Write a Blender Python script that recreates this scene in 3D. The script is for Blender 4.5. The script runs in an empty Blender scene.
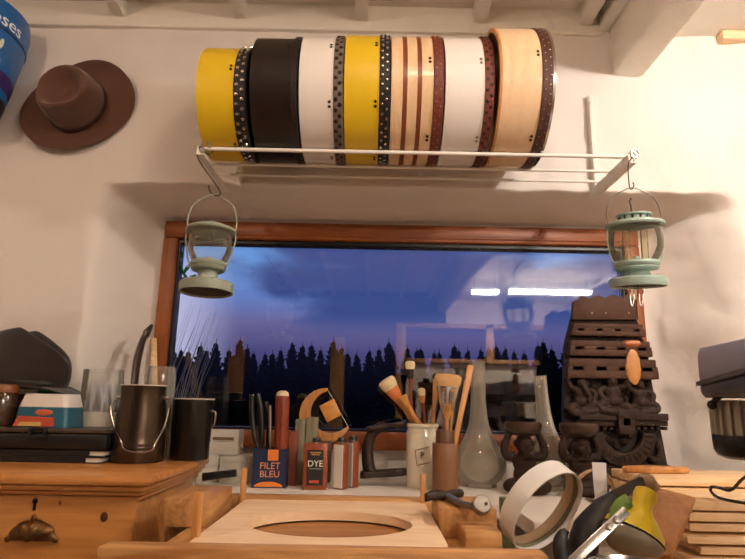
import bpy, bmesh, math, random
from mathutils import Vector, Matrix, noise
random.seed(7)
SC = bpy.context.scene
COL = SC.collection
PI = math.pi
R = math.radians
V = Vector

# ------------------------------------------------------------------ camera
H = 1.23                      # eye height
FPX, PITCH, ROLL = 563.0, R(12.5), R(1.1)
_r0 = V((1, 0, 0)); _fw = V((0, math.cos(PITCH), math.sin(PITCH))); _u0 = V((0, -math.sin(PITCH), math.cos(PITCH)))
_rt = _r0*math.cos(ROLL) + _u0*math.sin(ROLL)
_up = -_r0*math.sin(ROLL) + _u0*math.cos(ROLL)
cam_data = bpy.data.cameras.new('camera')
cam = bpy.data.objects.new('camera', cam_data)
COL.objects.link(cam)
M = Matrix((( _rt.x, _up.x, -_fw.x, 0), (_rt.y, _up.y, -_fw.y, 0), (_rt.z, _up.z, -_fw.z, H), (0, 0, 0, 1)))
cam.matrix_world = M
cam_data.sensor_width = 36; cam_data.lens = FPX*36/745; cam_data.clip_start = 0.02; cam_data.clip_end = 500
SC.camera = cam

def ray(px, py):
    return _fw + _rt*((px-372.5)/FPX) + _up*((279.5-py)/FPX)
def P(px, py, Y):
    d = ray(px, py); return d*(Y/d.y) + V((0, 0, H))
def PZ(px, py, z):
    d = ray(px, py); return d*((z-H)/d.z) + V((0, 0, H))
def S(px, py, Y):
    return Y/ray(px, py).y/FPX
def X(px, py, Y): return P(px, py, Y).x
def Zz(px, py, Y): return P(px, py, Y).z

# ------------------------------------------------------------------ colours and materials
def lin(c):
    return c/12.92 if c <= 0.04045 else ((c+0.055)/1.055)**2.4
def rgb(h):
    h = h.lstrip('#')
    return (lin(int(h[0:2], 16)/255), lin(int(h[2:4], 16)/255), lin(int(h[4:6], 16)/255), 1)

def newmat(name):
    m = bpy.data.materials.new(name); m.use_nodes = True
    nt = m.node_tree; nt.nodes.clear()
    out = nt.nodes.new('ShaderNodeOutputMaterial')
    return m, nt, out

def mat(name, col, rough=0.6, metal=0.0, var=0.12, vscale=14, bump=0.0, bscale=60, coat=0.0, spec=0.5, sheen=0.0):
    m, nt, out = newmat(name)
    b = nt.nodes.new('ShaderNodeBsdfPrincipled')
    b.inputs['Roughness'].default_value = rough
    b.inputs['Metallic'].default_value = metal
    b.inputs['Coat Weight'].default_value = coat
    b.inputs['Specular IOR Level'].default_value = spec
    b.inputs['Sheen Weight'].default_value = sheen
    tc = nt.nodes.new('ShaderNodeTexCoord')
    n = nt.nodes.new('ShaderNodeTexNoise'); n.inputs['Scale'].default_value = vscale; n.inputs['Detail'].default_value = 4
    nt.links.new(tc.outputs['Object'], n.inputs['Vector'])
    mx = nt.nodes.new('ShaderNodeMix'); mx.data_type = 'RGBA'
    c = rgb(col)
    mx.inputs['A'].default_value = tuple(x*(1-var) for x in c[:3])+(1,)
    mx.inputs['B'].default_value = tuple(min(1, x*(1+var)) for x in c[:3])+(1,)
    nt.links.new(n.outputs['Fac'], mx.inputs['Factor'])
    nt.links.new(mx.outputs['Result'], b.inputs['Base Color'])
    if bump:
        n2 = nt.nodes.new('ShaderNodeTexNoise'); n2.inputs['Scale'].default_value = bscale; n2.inputs['Detail'].default_value = 5
        nt.links.new(tc.outputs['Object'], n2.inputs['Vector'])
        bp = nt.nodes.new('ShaderNodeBump'); bp.inputs['Strength'].default_value = bump; bp.inputs['Distance'].default_value = 0.004
        nt.links.new(n2.outputs['Fac'], bp.inputs['Height']); nt.links.new(bp.outputs['Normal'], b.inputs['Normal'])
    nt.links.new(b.outputs['BSDF'], out.inputs['Surface'])
    return m

def wood(name, c1, c2, axis='X', scale=9, rough=0.5, stretch=9, knots=False, coat=0.0):
    m, nt, out = newmat(name)
    b = nt.nodes.new('ShaderNodeBsdfPrincipled'); b.inputs['Roughness'].default_value = rough
    b.inputs['Coat Weight'].default_value = coat
    tc = nt.nodes.new('ShaderNodeTexCoord'); mp = nt.nodes.new('ShaderNodeMapping')
    s = {'X': (1/stretch, 1, 1), 'Y': (1, 1/stretch, 1), 'Z': (1, 1, 1/stretch)}[axis]
    mp.inputs['Scale'].default_value = s
    nt.links.new(tc.outputs['Object'], mp.inputs['Vector'])
    n = nt.nodes.new('ShaderNodeTexNoise'); n.inputs['Scale'].default_value = scale*3; n.inputs['Detail'].default_value = 6
    n.inputs['Distortion'].default_value = 1.2
    nt.links.new(mp.outputs['Vector'], n.inputs['Vector'])
    w = nt.nodes.new('ShaderNodeTexNoise'); w.inputs['Scale'].default_value = scale*14; w.inputs['Detail'].default_value = 3
    nt.links.new(mp.outputs['Vector'], w.inputs['Vector'])
    ad = nt.nodes.new('ShaderNodeMath'); ad.operation = 'MULTIPLY_ADD'; ad.inputs[1].default_value = 0.45
    nt.links.new(w.outputs['Fac'], ad.inputs[0]); nt.links.new(n.outputs['Fac'], ad.inputs[2])
    cr = nt.nodes.new('ShaderNodeValToRGB')
    cr.color_ramp.elements[0].position = 0.5; cr.color_ramp.elements[0].color = rgb(c2)
    cr.color_ramp.elements[1].position = 0.95; cr.color_ramp.elements[1].color = rgb(c1)
    nt.links.new(ad.outputs[0], cr.inputs['Fac'])
    src = cr.outputs['Color']
    if knots:
        vo = nt.nodes.new('ShaderNodeTexVoronoi'); vo.inputs['Scale'].default_value = 4.5
        nt.links.new(tc.outputs['Object'], vo.inputs['Vector'])
        k = nt.nodes.new('ShaderNodeMapRange'); k.inputs[1].default_value = 0.03; k.inputs[2].default_value = 0.085
        nt.links.new(vo.outputs['Distance'], k.inputs[0])
        mx = nt.nodes.new('ShaderNodeMix'); mx.data_type = 'RGBA'; mx.inputs['A'].default_value = rgb('#5a2c10')
        nt.links.new(k.outputs[0], mx.inputs['Factor']); nt.links.new(src, mx.inputs['B'])
        src = mx.outputs['Result']
    nt.links.new(src, b.inputs['Base Color'])
    bp = nt.nodes.new('ShaderNodeBump'); bp.inputs['Strength'].default_value = 0.25; bp.inputs['Distance'].default_value = 0.002
    nt.links.new(ad.outputs[0], bp.inputs['Height']); nt.links.new(bp.outputs['Normal'], b.inputs['Normal'])
    nt.links.new(b.outputs['BSDF'], out.inputs['Surface'])
    return m

def plaster(name, col, bump=0.5, scale=9):
    m, nt, out = newmat(name)
    b = nt.nodes.new('ShaderNodeBsdfPrincipled'); b.inputs['Roughness'].default_value = 0.75
    tc = nt.nodes.new('ShaderNodeTexCoord')
    n = nt.nodes.new('ShaderNodeTexNoise'); n.inputs['Scale'].default_value = scale; n.inputs['Detail'].default_value = 7; n.inputs['Roughness'].default_value = 0.55
    nt.links.new(tc.outputs['Object'], n.inputs['Vector'])
    n3 = nt.nodes.new('ShaderNodeTexNoise'); n3.inputs['Scale'].default_value = 2.2; n3.inputs['Detail'].default_value = 3
    nt.links.new(tc.outputs['Object'], n3.inputs['Vector'])
    mx = nt.nodes.new('ShaderNodeMix'); mx.data_type = 'RGBA'
    c = rgb(col)
    mx.inputs['A'].default_value = tuple(x*0.93 for x in c[:3])+(1,); mx.inputs['B'].default_value = c
    nt.links.new(n3.outputs['Fac'], mx.inputs['Factor']); nt.links.new(mx.outputs['Result'], b.inputs['Base Color'])
    bp = nt.nodes.new('ShaderNodeBump'); bp.inputs['Strength'].default_value = bump; bp.inputs['Distance'].default_value = 0.012
    nt.links.new(n.outputs['Fac'], bp.inputs['Height']); nt.links.new(bp.outputs['Normal'], b.inputs['Normal'])
    nt.links.new(b.outputs['BSDF'], out.inputs['Surface'])
    return m

def glass(name, tint=(0.95, 0.96, 0.95), ior=1.55, haze=0.04, hazecol=(0.8, 0.76, 0.66), rim=0.25):
    m, nt, out = newmat(name)
    tr = nt.nodes.new('ShaderNodeBsdfTransparent'); tr.inputs['Color'].default_value = tint+(1,)
    gl = nt.nodes.new('ShaderNodeBsdfGlossy'); gl.inputs['Roughness'].default_value = 0.02
    fr = nt.nodes.new('ShaderNodeFresnel'); fr.inputs['IOR'].default_value = ior
    mx = nt.nodes.new('ShaderNodeMixShader')
    nt.links.new(fr.outputs[0], mx.inputs[0]); nt.links.new(tr.outputs[0], mx.inputs[1]); nt.links.new(gl.outputs[0], mx.inputs[2])
    last = mx
    if haze > 0:
        df = nt.nodes.new('ShaderNodeBsdfDiffuse'); df.inputs['Color'].default_value = hazecol+(1,)
        lw = nt.nodes.new('ShaderNodeLayerWeight'); lw.inputs['Blend'].default_value = 0.35
        ma = nt.nodes.new('ShaderNodeMath'); ma.operation = 'MULTIPLY_ADD'; ma.inputs[1].default_value = rim; ma.inputs[2].default_value = haze
        nt.links.new(lw.outputs['Facing'], ma.inputs[0])
        mx2 = nt.nodes.new('ShaderNodeMixShader')
        nt.links.new(ma.outputs[0], mx2.inputs[0]); nt.links.new(mx.outputs[0], mx2.inputs[1]); nt.links.new(df.outputs[0], mx2.inputs[2])
        last = mx2
    nt.links.new(last.outputs[0], out.inputs['Surface'])
    return m

def emit(name, col, st):
    m, nt, out = newmat(name)
    e = nt.nodes.new('ShaderNodeEmission'); e.inputs['Color'].default_value = col+(1,); e.inputs['Strength'].default_value = st
    nt.links.new(e.outputs[0], out.inputs['Surface'])
    return m

# ------------------------------------------------------------------ mesh builder
def wl(o):
    v = V((0, 0, 0))
    while o is not None:
        v += o.location; o = o.parent
    return v

class MB:
    def __init__(s): s.bm = bmesh.new()
    def add(s, t, mtx=None):
        me = bpy.data.meshes.new('tmp'); t.to_mesh(me); t.free()
        if mtx is not None: me.transform(mtx)
        s.bm.from_mesh(me); bpy.data.meshes.remove(me); return s
    def box(s, c, size, rot=None, bev=0.0, seg=2):
        t = bmesh.new(); bmesh.ops.create_cube(t, size=1)
        bmesh.ops.scale(t, vec=V(size), verts=t.verts)
        if bev > 0:
            bmesh.ops.bevel(t, geom=t.edges[:], offset=min(bev, min(size)*0.45), segments=seg, profile=0.5, affect='EDGES')
        m = Matrix.Translation(V(c))
        if rot is not None: m = m @ rot.to_4x4()
        return s.add(t, m)
    def span(s, a, b, bev=0.0, rot=None):
        a, b = V(a), V(b); c = (a+b)/2
        return s.box(c, (abs(b.x-a.x), abs(b.y-a.y), abs(b.z-a.z)), rot, bev)
    def lathe(s, prof, o, axis=(0, 0, 1), seg=32, closed=False, sx=1.0, ref=None, caps=False):
        a = V(axis).normalized()
        h = V(ref) if ref is not None else (V((1, 0, 0)) if abs(a.x) < 0.9 else V((0, 1, 0)))
        e1 = (h-a*h.dot(a)).normalized(); e2 = a.cross(e1)
        t = bmesh.new(); rows = []
        for (r, z) in prof:
            if r < 1e-6: rows.append([t.verts.new(V(o)+a*z)])
            else: rows.append([t.verts.new(V(o)+a*z+(e1*math.cos(2*PI*k/seg)*sx+e2*math.sin(2*PI*k/seg))*r) for k in range(seg)])
        n = len(rows)
        for i in range(n if closed else n-1):
            A, B = rows[i], rows[(i+1) % n]
            for k in range(seg):
                k2 = (k+1) % seg
                if len(A) == 1 and len(B) == 1: continue
                if len(A) == 1: t.faces.new((A[0], B[k2], B[k]))
                elif len(B) == 1: t.faces.new((A[k], A[k2], B[0]))
                else: t.faces.new((A[k], A[k2], B[k2], B[k]))
        if caps and not closed:
            if len(rows[0]) > 1: t.faces.new(rows[0][::-1])
            if len(rows[-1]) > 1: t.faces.new(rows[-1])
        bmesh.ops.recalc_face_normals(t, faces=t.faces)
        return s.add(t)
    def cone(s, p0, p1, r0, r1=None, seg=12):
        p0, p1 = V(p0), V(p1); r1 = r0 if r1 is None else r1
        d = p1-p0
        return s.lathe([(r0, 0), (r1, d.length)], p0, d, seg, caps=True)
    def tube(s, pts, r, seg=8, closed=False, flat=1.0, ref=None):
        pts = [V(p) for p in pts]; n = len(pts)
        rs = r if isinstance(r, (list, tuple)) else [r]*n
        t = bmesh.new(); rows = []; prev = None
        for i, p in enumerate(pts):
            if closed: d = pts[(i+1) % n]-pts[i-1]
            else: d = pts[min(i+1, n-1)]-pts[max(i-1, 0)]
            d.normalize()
            if prev is None:
                h = V(ref) if ref is not None else (V((0, 0, 1)) if abs(d.z) < 0.9 else V((1, 0, 0)))
                e1 = (h-d*h.dot(d)).normalized()
            else: e1 = (prev-d*prev.dot(d)).normalized()
            prev = e1; e2 = d.cross(e1)
            rows.append([t.verts.new(p+(e1*math.cos(2*PI*k/seg)+e2*math.sin(2*PI*k/seg)*flat)*rs[i]) for k in range(seg)])
        for i in range(n if closed else n-1):
            A, B = rows[i], rows[(i+1) % n]
            for k in range(seg): t.faces.new((A[k], A[(k+1) % seg], B[(k+1) % seg], B[k]))
        if not closed: t.faces.new(rows[0][::-1]); t.faces.new(rows[-1])
        bmesh.ops.recalc_face_normals(t, faces=t.faces)
        return s.add(t)
    def ball(s, c, r, rot=None, u=16, v=10):
        t = bmesh.new(); bmesh.ops.create_uvsphere(t, u_segments=u, v_segments=v, radius=1)
        r = (r, r, r) if isinstance(r, (int, float)) else r
        bmesh.ops.scale(t, vec=V(r), verts=t.verts)
        m = Matrix.Translation(V(c))
        if rot is not None: m = m @ rot.to_4x4()
        return s.add(t, m)
    def prism(s, poly, o, e1, e2, e3, th, bev=0.0):
        """polygon (u,v) in plane e1,e2 at o, extruded along e3 by th"""
        o, e1, e2, e3 = V(o), V(e1), V(e2), V(e3)
        t = bmesh.new()
        A = [t.verts.new(o+e1*u+e2*v) for u, v in poly]; B = [t.verts.new(o+e1*u+e2*v+e3*th) for u, v in poly]
        n = len(poly); t.faces.new(A); t.faces.new(B[::-1])
        for i in range(n): t.faces.new((A[i], B[i], B[(i+1) % n], A[(i+1) % n]))
        bmesh.ops.recalc_face_normals(t, faces=t.faces)
        if bev: bmesh.ops.bevel(t, geom=t.edges[:], offset=bev, segments=2, profile=0.5, affect='EDGES', clamp_overlap=True)
        return s.add(t)
    def text(s, body, size, mtx, extrude=0.0006, bend=None):
        cu = bpy.data.curves.new('t', 'FONT'); cu.body = body; cu.size = size; cu.extrude = extrude
        cu.align_x = 'CENTER'; cu.align_y = 'CENTER'; cu.resolution_u = 3
        ob = bpy.data.objects.new('t', cu); COL.objects.link(ob)
        bpy.context.view_layer.update()
        me = bpy.data.meshes.new_from_object(ob.evaluated_get(bpy.context.evaluated_depsgraph_get()))
        bpy.data.objects.remove(ob); bpy.data.curves.remove(cu)
        if bend:
            for v in me.vertices: v.co = bend(v.co.copy())
        me.transform(mtx); s.bm.from_mesh(me); bpy.data.meshes.remove(me); return s
    def mv(s, mtx): bmesh.ops.transform(s.bm, matrix=mtx, verts=s.bm.verts); return s
    def build(s, name, m, parent=None, smooth=True, ang=38, origin=None):
        bm = s.bm
        bm.normal_update()
        for f in bm.faces: f.smooth = smooth
        for e in bm.edges:
            if len(e.link_faces) == 2 and e.calc_face_angle(0) > R(ang): e.smooth = False
        me = bpy.data.meshes.new(name)
        if parent is not None: loc = wl(parent)
        elif origin is not None: loc = V(origin)
        else:
            xs = [v.co.x for v in bm.verts]; ys = [v.co.y for v in bm.verts]; zs = [v.co.z for v in bm.verts]
            loc = V(((min(xs)+max(xs))/2, (min(ys)+max(ys))/2, min(zs)))
        bmesh.ops.translate(bm, vec=-loc, verts=bm.verts)
        bm.to_mesh(me); bm.free()
        for mm in (m if isinstance(m, (list, tuple)) else [m]): me.materials.append(mm)
        o = bpy.data.objects.new(name, me); COL.objects.link(o)
        if parent is not None: o.parent = parent
        else: o.location = loc
        return o

def thing(name, label, cat, loc, group=None):
    o = bpy.data.objects.new(name, None); o.empty_display_size = 0.05
    o.location = V(loc); COL.objects.link(o)
    o['label'] = label; o['category'] = cat
    if group: o['group'] = group
    return o
def tag(o, label, cat, group=None):
    o['label'] = label; o['category'] = cat
    if group: o['group'] = group
    return o
def struct(o):
    o['kind'] = 'structure'; return o
def rotm(ax, deg): return Matrix.Rotation(R(deg), 3, ax)
def bez(pts, n=8):
    """Catmull-Rom through pts"""
    pts = [V(p) for p in pts]; q = [pts[0]*2-pts[1]]+pts+[pts[-1]*2-pts[-2]]; out = []
    for i in range(1, len(q)-2):
        for k in range(n):
            t = k/n
            out.append(0.5*((2*q[i])+(q[i+1]-q[i-1])*t+(2*q[i-1]-5*q[i]+4*q[i+1]-q[i+2])*t*t+(3*q[i]-q[i-1]-3*q[i+1]+q[i+2])*t**3))
    out.append(pts[-1]); return out
def sstep(t):
    t = max(0.0, min(1.0, t)); return t*t*(3-2*t)
# ------------------------------------------------------------------ shared materials
M_wall = plaster('whitewash plaster', '#e4dcd4', 0.75, 11)
M_ceil = mat('ceiling paint', '#ddd5c6', 0.6, var=0.05, bump=0.1, bscale=30)
M_beam = mat('beam paint', '#e6e0d4', 0.5, var=0.05, bump=0.15, bscale=25)
M_frame = wood('red brown window wood', '#9c5522', '#763a16', 'X', 7, 0.45)
M_framez = wood('red brown window wood upright', '#9c5522', '#763a16', 'Z', 7, 0.45)
M_rearwood = wood('pale rear joinery', '#c99a6a', '#a8764a', 'Z', 7, 0.5)
M_white = mat('white paint', '#e9e4da', 0.5, var=0.04)
M_pine = wood('honey pine', '#c98c4e', '#a5652f', 'X', 7, 0.35, knots=False, coat=0.2)
M_pinek = wood('knotty honey pine', '#c58a4c', '#a4672f', 'X', 6, 0.35, knots=True, coat=0.2)
M_bench = wood('bench wood', '#cb9a60', '#9c6633', 'X', 8, 0.55)
M_benchy = wood('bench wood along', '#cb9a60', '#9c6633', 'Y', 8, 0.55)
M_board = wood('birch board', '#f0d4b0', '#dfb78c', 'X', 6, 0.55)
M_slat = wood('pale timber', '#f0d2a8', '#d6ab78', 'X', 8, 0.5)
M_orangewood = wood('orange turned wood', '#cf9558', '#a96d36', 'Z', 8, 0.45)
M_darkwood = wood('dark carved wood', '#4c3120', '#2a1810', 'X', 14, 0.5)
M_carve = mat('carved brown wood', '#33231a', 0.6, var=0.4, vscale=40, bump=.35, bscale=90, spec=.2)
M_black = mat('black plastic', '#141211', 0.4, var=0.1)
M_blackmetal = mat('black enamel', '#1b1613', 0.28, 0.3, var=0.1)
M_chrome = mat('bright metal', '#c9c4bc', 0.22, 1.0, var=0.05)
M_steel = mat('dull steel', '#8d867c', 0.38, 0.9, var=0.15)
M_iron = mat('dark iron', '#35271f', 0.5, 0.5, var=0.3, vscale=30, bump=0.2)
M_brass = mat('aged brass', '#6d4f2e', 0.4, 0.9, var=0.3)
M_paper = mat('white card', '#dcd5c8', 0.7, var=0.05)
M_clear = glass('clear glass', ior=1.3, haze=.05, rim=.3)

# ------------------------------------------------------------------ the room
Yw, Yr = 1.80, 2.05            # wall face, back of the window recess
XL, XR, YB = -2.5, 3.4, -3.0
CE = H+1.42                    # ceiling boards
Yf = 2.02
wo = dict(l=X(157, 300, Yf), r=X(644, 300, Yf), t=Zz(372, 224, Yf), b=Zz(372, 450, Yf))
wi = dict(l=X(171, 300, Yf), r=X(629, 300, Yf), t=Zz(372, 241, Yf), b=Zz(372, 432, Yf))
WT = H-0.25                    # worktop height

def wall_front():
    xl1, xl0 = wo['l']-0.012, wo['l']-0.15
    xr1, xr0 = wo['r']+0.012, wo['r']+0.27
    zt1, zt0 = wo['t']+0.012, H+0.722
    zb0 = H-0.30
    def lines(a, b, step, dens):
        out = []; x = a
        while x < b:
            out.append(x)
            st = step
            for (c, d, s) in dens:
                if c <= x <= d: st = min(st, s)
            x += st
        out.append(b); return out
    xs = lines(XL, XR, 0.05, [(xl0-0.03, xl1+0.02, 0.008), (xr1-0.02, xr0+0.05, 0.010), (-1.3, 1.9, 0.022)])
    zs = lines(0.0, CE, 0.06, [(zt1-0.02, zt0+0.02, 0.0035), (H-0.35, H+1.3, 0.02)])
    xs.append(wo['l']+0.02); xs.append(wo['r']-0.02); zs.append(wo['b']+0.015); zs.append(wo['t']-0.02)
    xs = sorted(xs); zs = sorted(zs)
    bm = bmesh.new(); grid = []
    for z in zs:
        row = []
        for x in xs:
            wob = 0.012*noise.noise(V((x*3.1, z*3.1, 5)))
            zz = z + 0.006*noise.noise(V((x*4, 2.2, z*2)))
            sl = sstep((x+wob-xl0)/(xl1-xl0)); sr = sstep((xr0-x-wob)/(xr0-xr1))
            t = max(0, min(1, (zt0-zz)/(zt0-zt1))); stp = 0.5*t+0.5*sstep(t)
            sb = sstep((z-(zb0-0.15))/0.13)
            s = sl*sr*stp*sb
            amp = 1.0+1.3*sstep((x-0.3)/0.8)
            n = noise.noise(V((x*2.3, 0, z*2.3)))*0.014+noise.noise(V((x*7, 3, z*7)))*0.0065*amp+noise.noise(V((x*17, 9, z*17)))*0.0032*amp
            if s > 0.9: n *= 0.3
            y = Yw+s*(Yr-Yw)+n
            lip = 0.012*math.exp(-((z-zt0)/0.02)**2)*noise.noise(V((x*11, 1, 1))) if xl0 < x < xr0 else 0
            row.append(bm.verts.new((x+0.4*n, y, z+lip)))
        grid.append(row)
    for j in range(len(zs)-1):
        for i in range(len(xs)-1):
            cx, cz = (xs[i]+xs[i+1])/2, (zs[j]+zs[j+1])/2
            if wo['l']+0.02 < cx < wo['r']-0.02 and wo['b']+0.015 < cz < wo['t']-0.02: continue
            bm.faces.new((grid[j][i], grid[j][i+1], grid[j+1][i+1], grid[j+1][i]))
    b = MB(); b.bm.free(); b.bm = bm
    return b
struct(wall_front().build('wall_front', M_wall, ang=80))

struct(MB().span((XL-.1, YB-.1, -0.06), (XR+.1, Yw+.5, 0)).build('floor', wood('floor boards', '#8a623c', '#5f3f24', 'Y', 5, 0.6)))
struct(MB().span((XL-.1, YB-.1, CE), (XR+.1, Yw+.4, CE+.05)).build('ceiling', M_ceil))
struct(MB().span((XL-.1, YB, 0), (XL, Yw+.3, CE)).build('wall_left', M_wall))
struct(MB().span((XR, YB, 0), (XR+.1, Yw+.3, CE)).build('wall_right', M_wall))

# joists over the room, running away from the camera
def joist(px, w, zb, name='ceiling_joist'):
    x = X(px, 22, Yw)
    o = MB().span((x-w/2, YB, zb), (x+w/2, Yw+.02, CE+.01), bev=0.004).build(name, M_beam)
    return struct(o)
zj = Zz(372, 23, Yw)
for i, px in enumerate((-120, 1, 120, 241, 362, 479, 584)):
    joist(px, 0.045, zj)
# the big painted beam and the strip beside it
bx0, bx1 = X(612, 75, Yw), X(643, 75, Yw)
struct(MB().span((bx0, YB, Zz(628, 76, Yw)), (bx1, Yw+.02, CE+.01), bev=0.006).build('ceiling_beam', M_beam))
struct(MB().span((bx0-0.035, YB, Zz(606, 33, Yw)), (bx0-0.001, Yw+.02, CE+.01), bev=0.004).build('beam_batten', M_beam))
# ledge along the wall under the joist ends
zl = Zz(372, 32, Yw)
struct(MB().span((XL, Yw-.018, zl-0.007), (bx0-0.036, Yw+.03, zl+0.012), bev=0.006).build('trim_1', M_beam))
struct(MB().span((XL, Yw-.008, zl+0.012), (bx0-0.036, Yw+.03, CE), bev=0.001).build('trim_2', M_beam))
# lower boarded ceiling of the bay right of the beam
struct(MB().span((bx1+0.001, YB, Zz(720, 36, Yw)), (XR, Yw+.05, Zz(720, 36, Yw)+0.02)).build('ceiling_bay', M_ceil))
for xx in (1.45, 1.95, 2.45, 2.95):
    struct(MB().span((xx-.02, YB, Zz(720, 36, Yw)-.045), (xx+.02, 1.0, Zz(720, 36, Yw)-.0005), bev=.004).build('ceiling_joist', M_beam))
struct(MB().span((X(722, 36, Yw-.03), Yw-.035, Zz(740, 39, Yw-.03)-0.002), (XR, Yw+.02, Zz(720, 36, Yw)-0.001)).build('trim_3', M_slat))

# ------------------------------------------------------------------ window
def window():
    m = MB(); f0, f1 = Yf, Yf+0.07
    m.span((wo['l'], f0, wi['t']), (wo['r'], f1, wo['t']), bev=.005)
    m.span((wo['l'], f0-0.012, wo['b']), (wo['r'], f1, wi['b']), bev=.006)
    # inner moulding
    m.span((wi['l']-.012, f0-.006, wi['t']+.012), (wi['r']+.012, f0+.02, wi['t']+.022), bev=.003)
    fr = struct(m.build('window_1', M_frame))
    for a, b in ((wo['l'], wi['l']), (wi['r'], wo['r'])):
        struct(MB().span((a, f0+.001, wi['b']), (b, f1, wi['t']), bev=.005).build('window_jamb', M_framez, fr))
    s = MB()
    sw = .008
    s.span((wi['l']+.0005, f0+.02, wi['b']), (wi['l']+sw, f1, wi['t'])); s.span((wi['r']-sw, f0+.02, wi['b']), (wi['r']-.0005, f1, wi['t']))
    s.span((wi['l']+sw, f0+.02, wi['t']-.014), (wi['r']-sw, f1, wi['t'])); s.span((wi['l']+sw, f0+.02, wi['b']), (wi['r']-sw, f1, wi['b']+.008))
    struct(s.build('window_shadow_line', M_black, fr))  # black strips stand in for the shadow line inside the frame
    g = MB().span((wi['l']+sw, f0+.045, wi['b']+.008), (wi['r']-sw, f0+.049, wi['t']-.014))
    g.span((wi['l']+sw, f0+.063, wi['b']+.008), (wi['r']-sw, f0+.067, wi['t']-.014))
    struct(g.build('window_pane', glass('window glass', (0.98, 0.98, 0.98), 1.68, 0.0), fr))
window()

# ------------------------------------------------------------------ rear wall with glazed openings, seen only mirrored in the window
def mx_(px): # mirror image in the pane: pixel column -> x on the rear wall
    return X(px, 340, 2*(Yf+.047)-YB)
def mz_(py): return Zz(372, py, 2*(Yf+.047)-YB)
rx = [mx_(v) for v in (172, 230, 245, 331, 345, 396, 406, 486, 494, 565)]
ztop1, ztop2, zsill = mz_(338), mz_(322), mz_(358)
m = MB(); th = .1
m.span((bx1, YB-th, ztop2), (XR, YB, CE))
md = MB(); md.span((XL, YB-th, ztop2), (bx1, YB, CE)); md.span((XL, YB-th, 0), (rx[0], YB, ztop2)); md.span((rx[0], YB-th, ztop1), (rx[6], YB, ztop2)); struct(md.build('wall_rear_darkened', wood('darkened rear wall', '#3a2a20', '#241810', 'Z', 6, .7)))  # left rear wall coloured dark so its reflection stays dim
m.span((rx[9], YB-th, 0), (XR, YB, ztop2))
m.span((rx[6], YB-th, 0), (rx[9], YB, zsill))
struct(m.build('wall_rear', mat('smooth rear wall paint', '#ddd0c4', .7, var=.03)))
struct(MB().span((rx[0], YB-.2, 0), (rx[5], YB-.1, .35)).build('trim_4', M_rearwood))
for i, (a, b, lo, hi) in enumerate(((rx[1], rx[2], 0, ztop1), (rx[3], rx[4], 0, ztop1), (rx[5], rx[6], 0, ztop2), (rx[7], rx[8], zsill, ztop2))):
    struct(MB().span((a, YB-.08, lo), (b, YB+.03, hi), bev=.006).build('trim_%d' % (5+i), M_rearwood))
struct(MB().span((rx[6], YB-.09, zsill-.05), (rx[9]+.05, YB+.12, zsill), bev=.006).build('windowsill_rear', M_rearwood))
struct(MB().span((rx[6], YB-.08, ztop2-.06), (rx[9], YB+.03, ztop2), bev=.006).build('trim_9', M_rearwood))

# ------------------------------------------------------------------ outside
struct(MB().span((-60, Yw+1.0, H-2.2), (60, 90, H-2.0)).build('ground', mat('dark meadow', '#1c2416', 0.9, var=0.4, vscale=2)))

def conifer(hh, seed):
    rnd = random.Random(seed); m = MB(); bm = m.bm
    L = int(hh*13)
    for k in range(L):
        f = k/L; z = 0.12*hh+f*hh*0.88; r = (1-f)**0.85*hh*0.23*(0.8+0.4*rnd.random())+0.03
        nb = 10 if f < .7 else 7
        for q in range(nb):
            a = 2*PI*(q+rnd.random()*.7)/nb; rr = r*(0.45+0.75*rnd.random()); wv = 0.045+0.035*rnd.random()
            d = V((math.cos(a), math.sin(a), 0)); s = V((-d.y, d.x, 0)); c = V((0, 0, z))
            dz = -0.2*rr+0.10*(rnd.random()-.3)
            v = [bm.verts.new(c+V((0, 0, .06))), bm.verts.new(c+d*rr*.55+s*wv+V((0, 0, dz*.5))), bm.verts.new(c+d*rr+V((0, 0, dz+.05))), bm.verts.new(c+d*rr*.55-s*wv+V((0, 0, dz*.5))), bm.verts.new(c+d*rr*.5+V((0, 0, dz*.5-.1)))]
            bm.faces.new((v[0], v[1], v[2])); bm.faces.new((v[0], v[2], v[3])); bm.faces.new((v[1], v[4], v[2])); bm.faces.new((v[2], v[4], v[3]))
    m.cone((0, 0, hh*.9), (0, 0, hh*1.05), 0.03, 0.004, 5)
    return m
M_fir = mat('fir needles', '#0c1411', 0.9, var=0.4, vscale=6)
M_bark = mat('fir bark', '#2b2018', 0.9, var=0.3)
protos = []
for k in range(4):
    root = thing('conifer_tree', 'dark conifer in the row of trees beyond the window', 'tree', (0, 0, 0), 'conifers beyond the window')
    conifer(3.0, 40+k).build('crown', M_fir, root, smooth=False)
    MB().cone((0, 0, 0), (0, 0, 2.2), .07, .02, 7).build('trunk', M_bark, root)
    protos.append(root)
def copy_tree(o, parent=None):
    c = o.copy(); COL.objects.link(c)
    if parent: c.parent = parent
    for ch in list(o.children): copy_tree(ch, c)
    return c
rt = random.Random(11)
tops = []
for k in range(50):
    tops.append((160+k*9.3+rt.random()*6, 350-12*rt.random()**2+2*math.sin(k*.7)))
for i, (px, py) in enumerate(tops):
    Y = 20+(i % 3)*5+rt.random()*1.5; top = P(px, py, Y)
    o = protos[i] if i < 4 else copy_tree(protos[i % 4])
    hgt = top.z-(H-2.0)
    o.location = (top.x, Y, H-2.0); s = hgt/3.1
    o.scale = (s*1.15, s*1.15, s); o.rotation_euler.z = rt.random()*6.28

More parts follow.
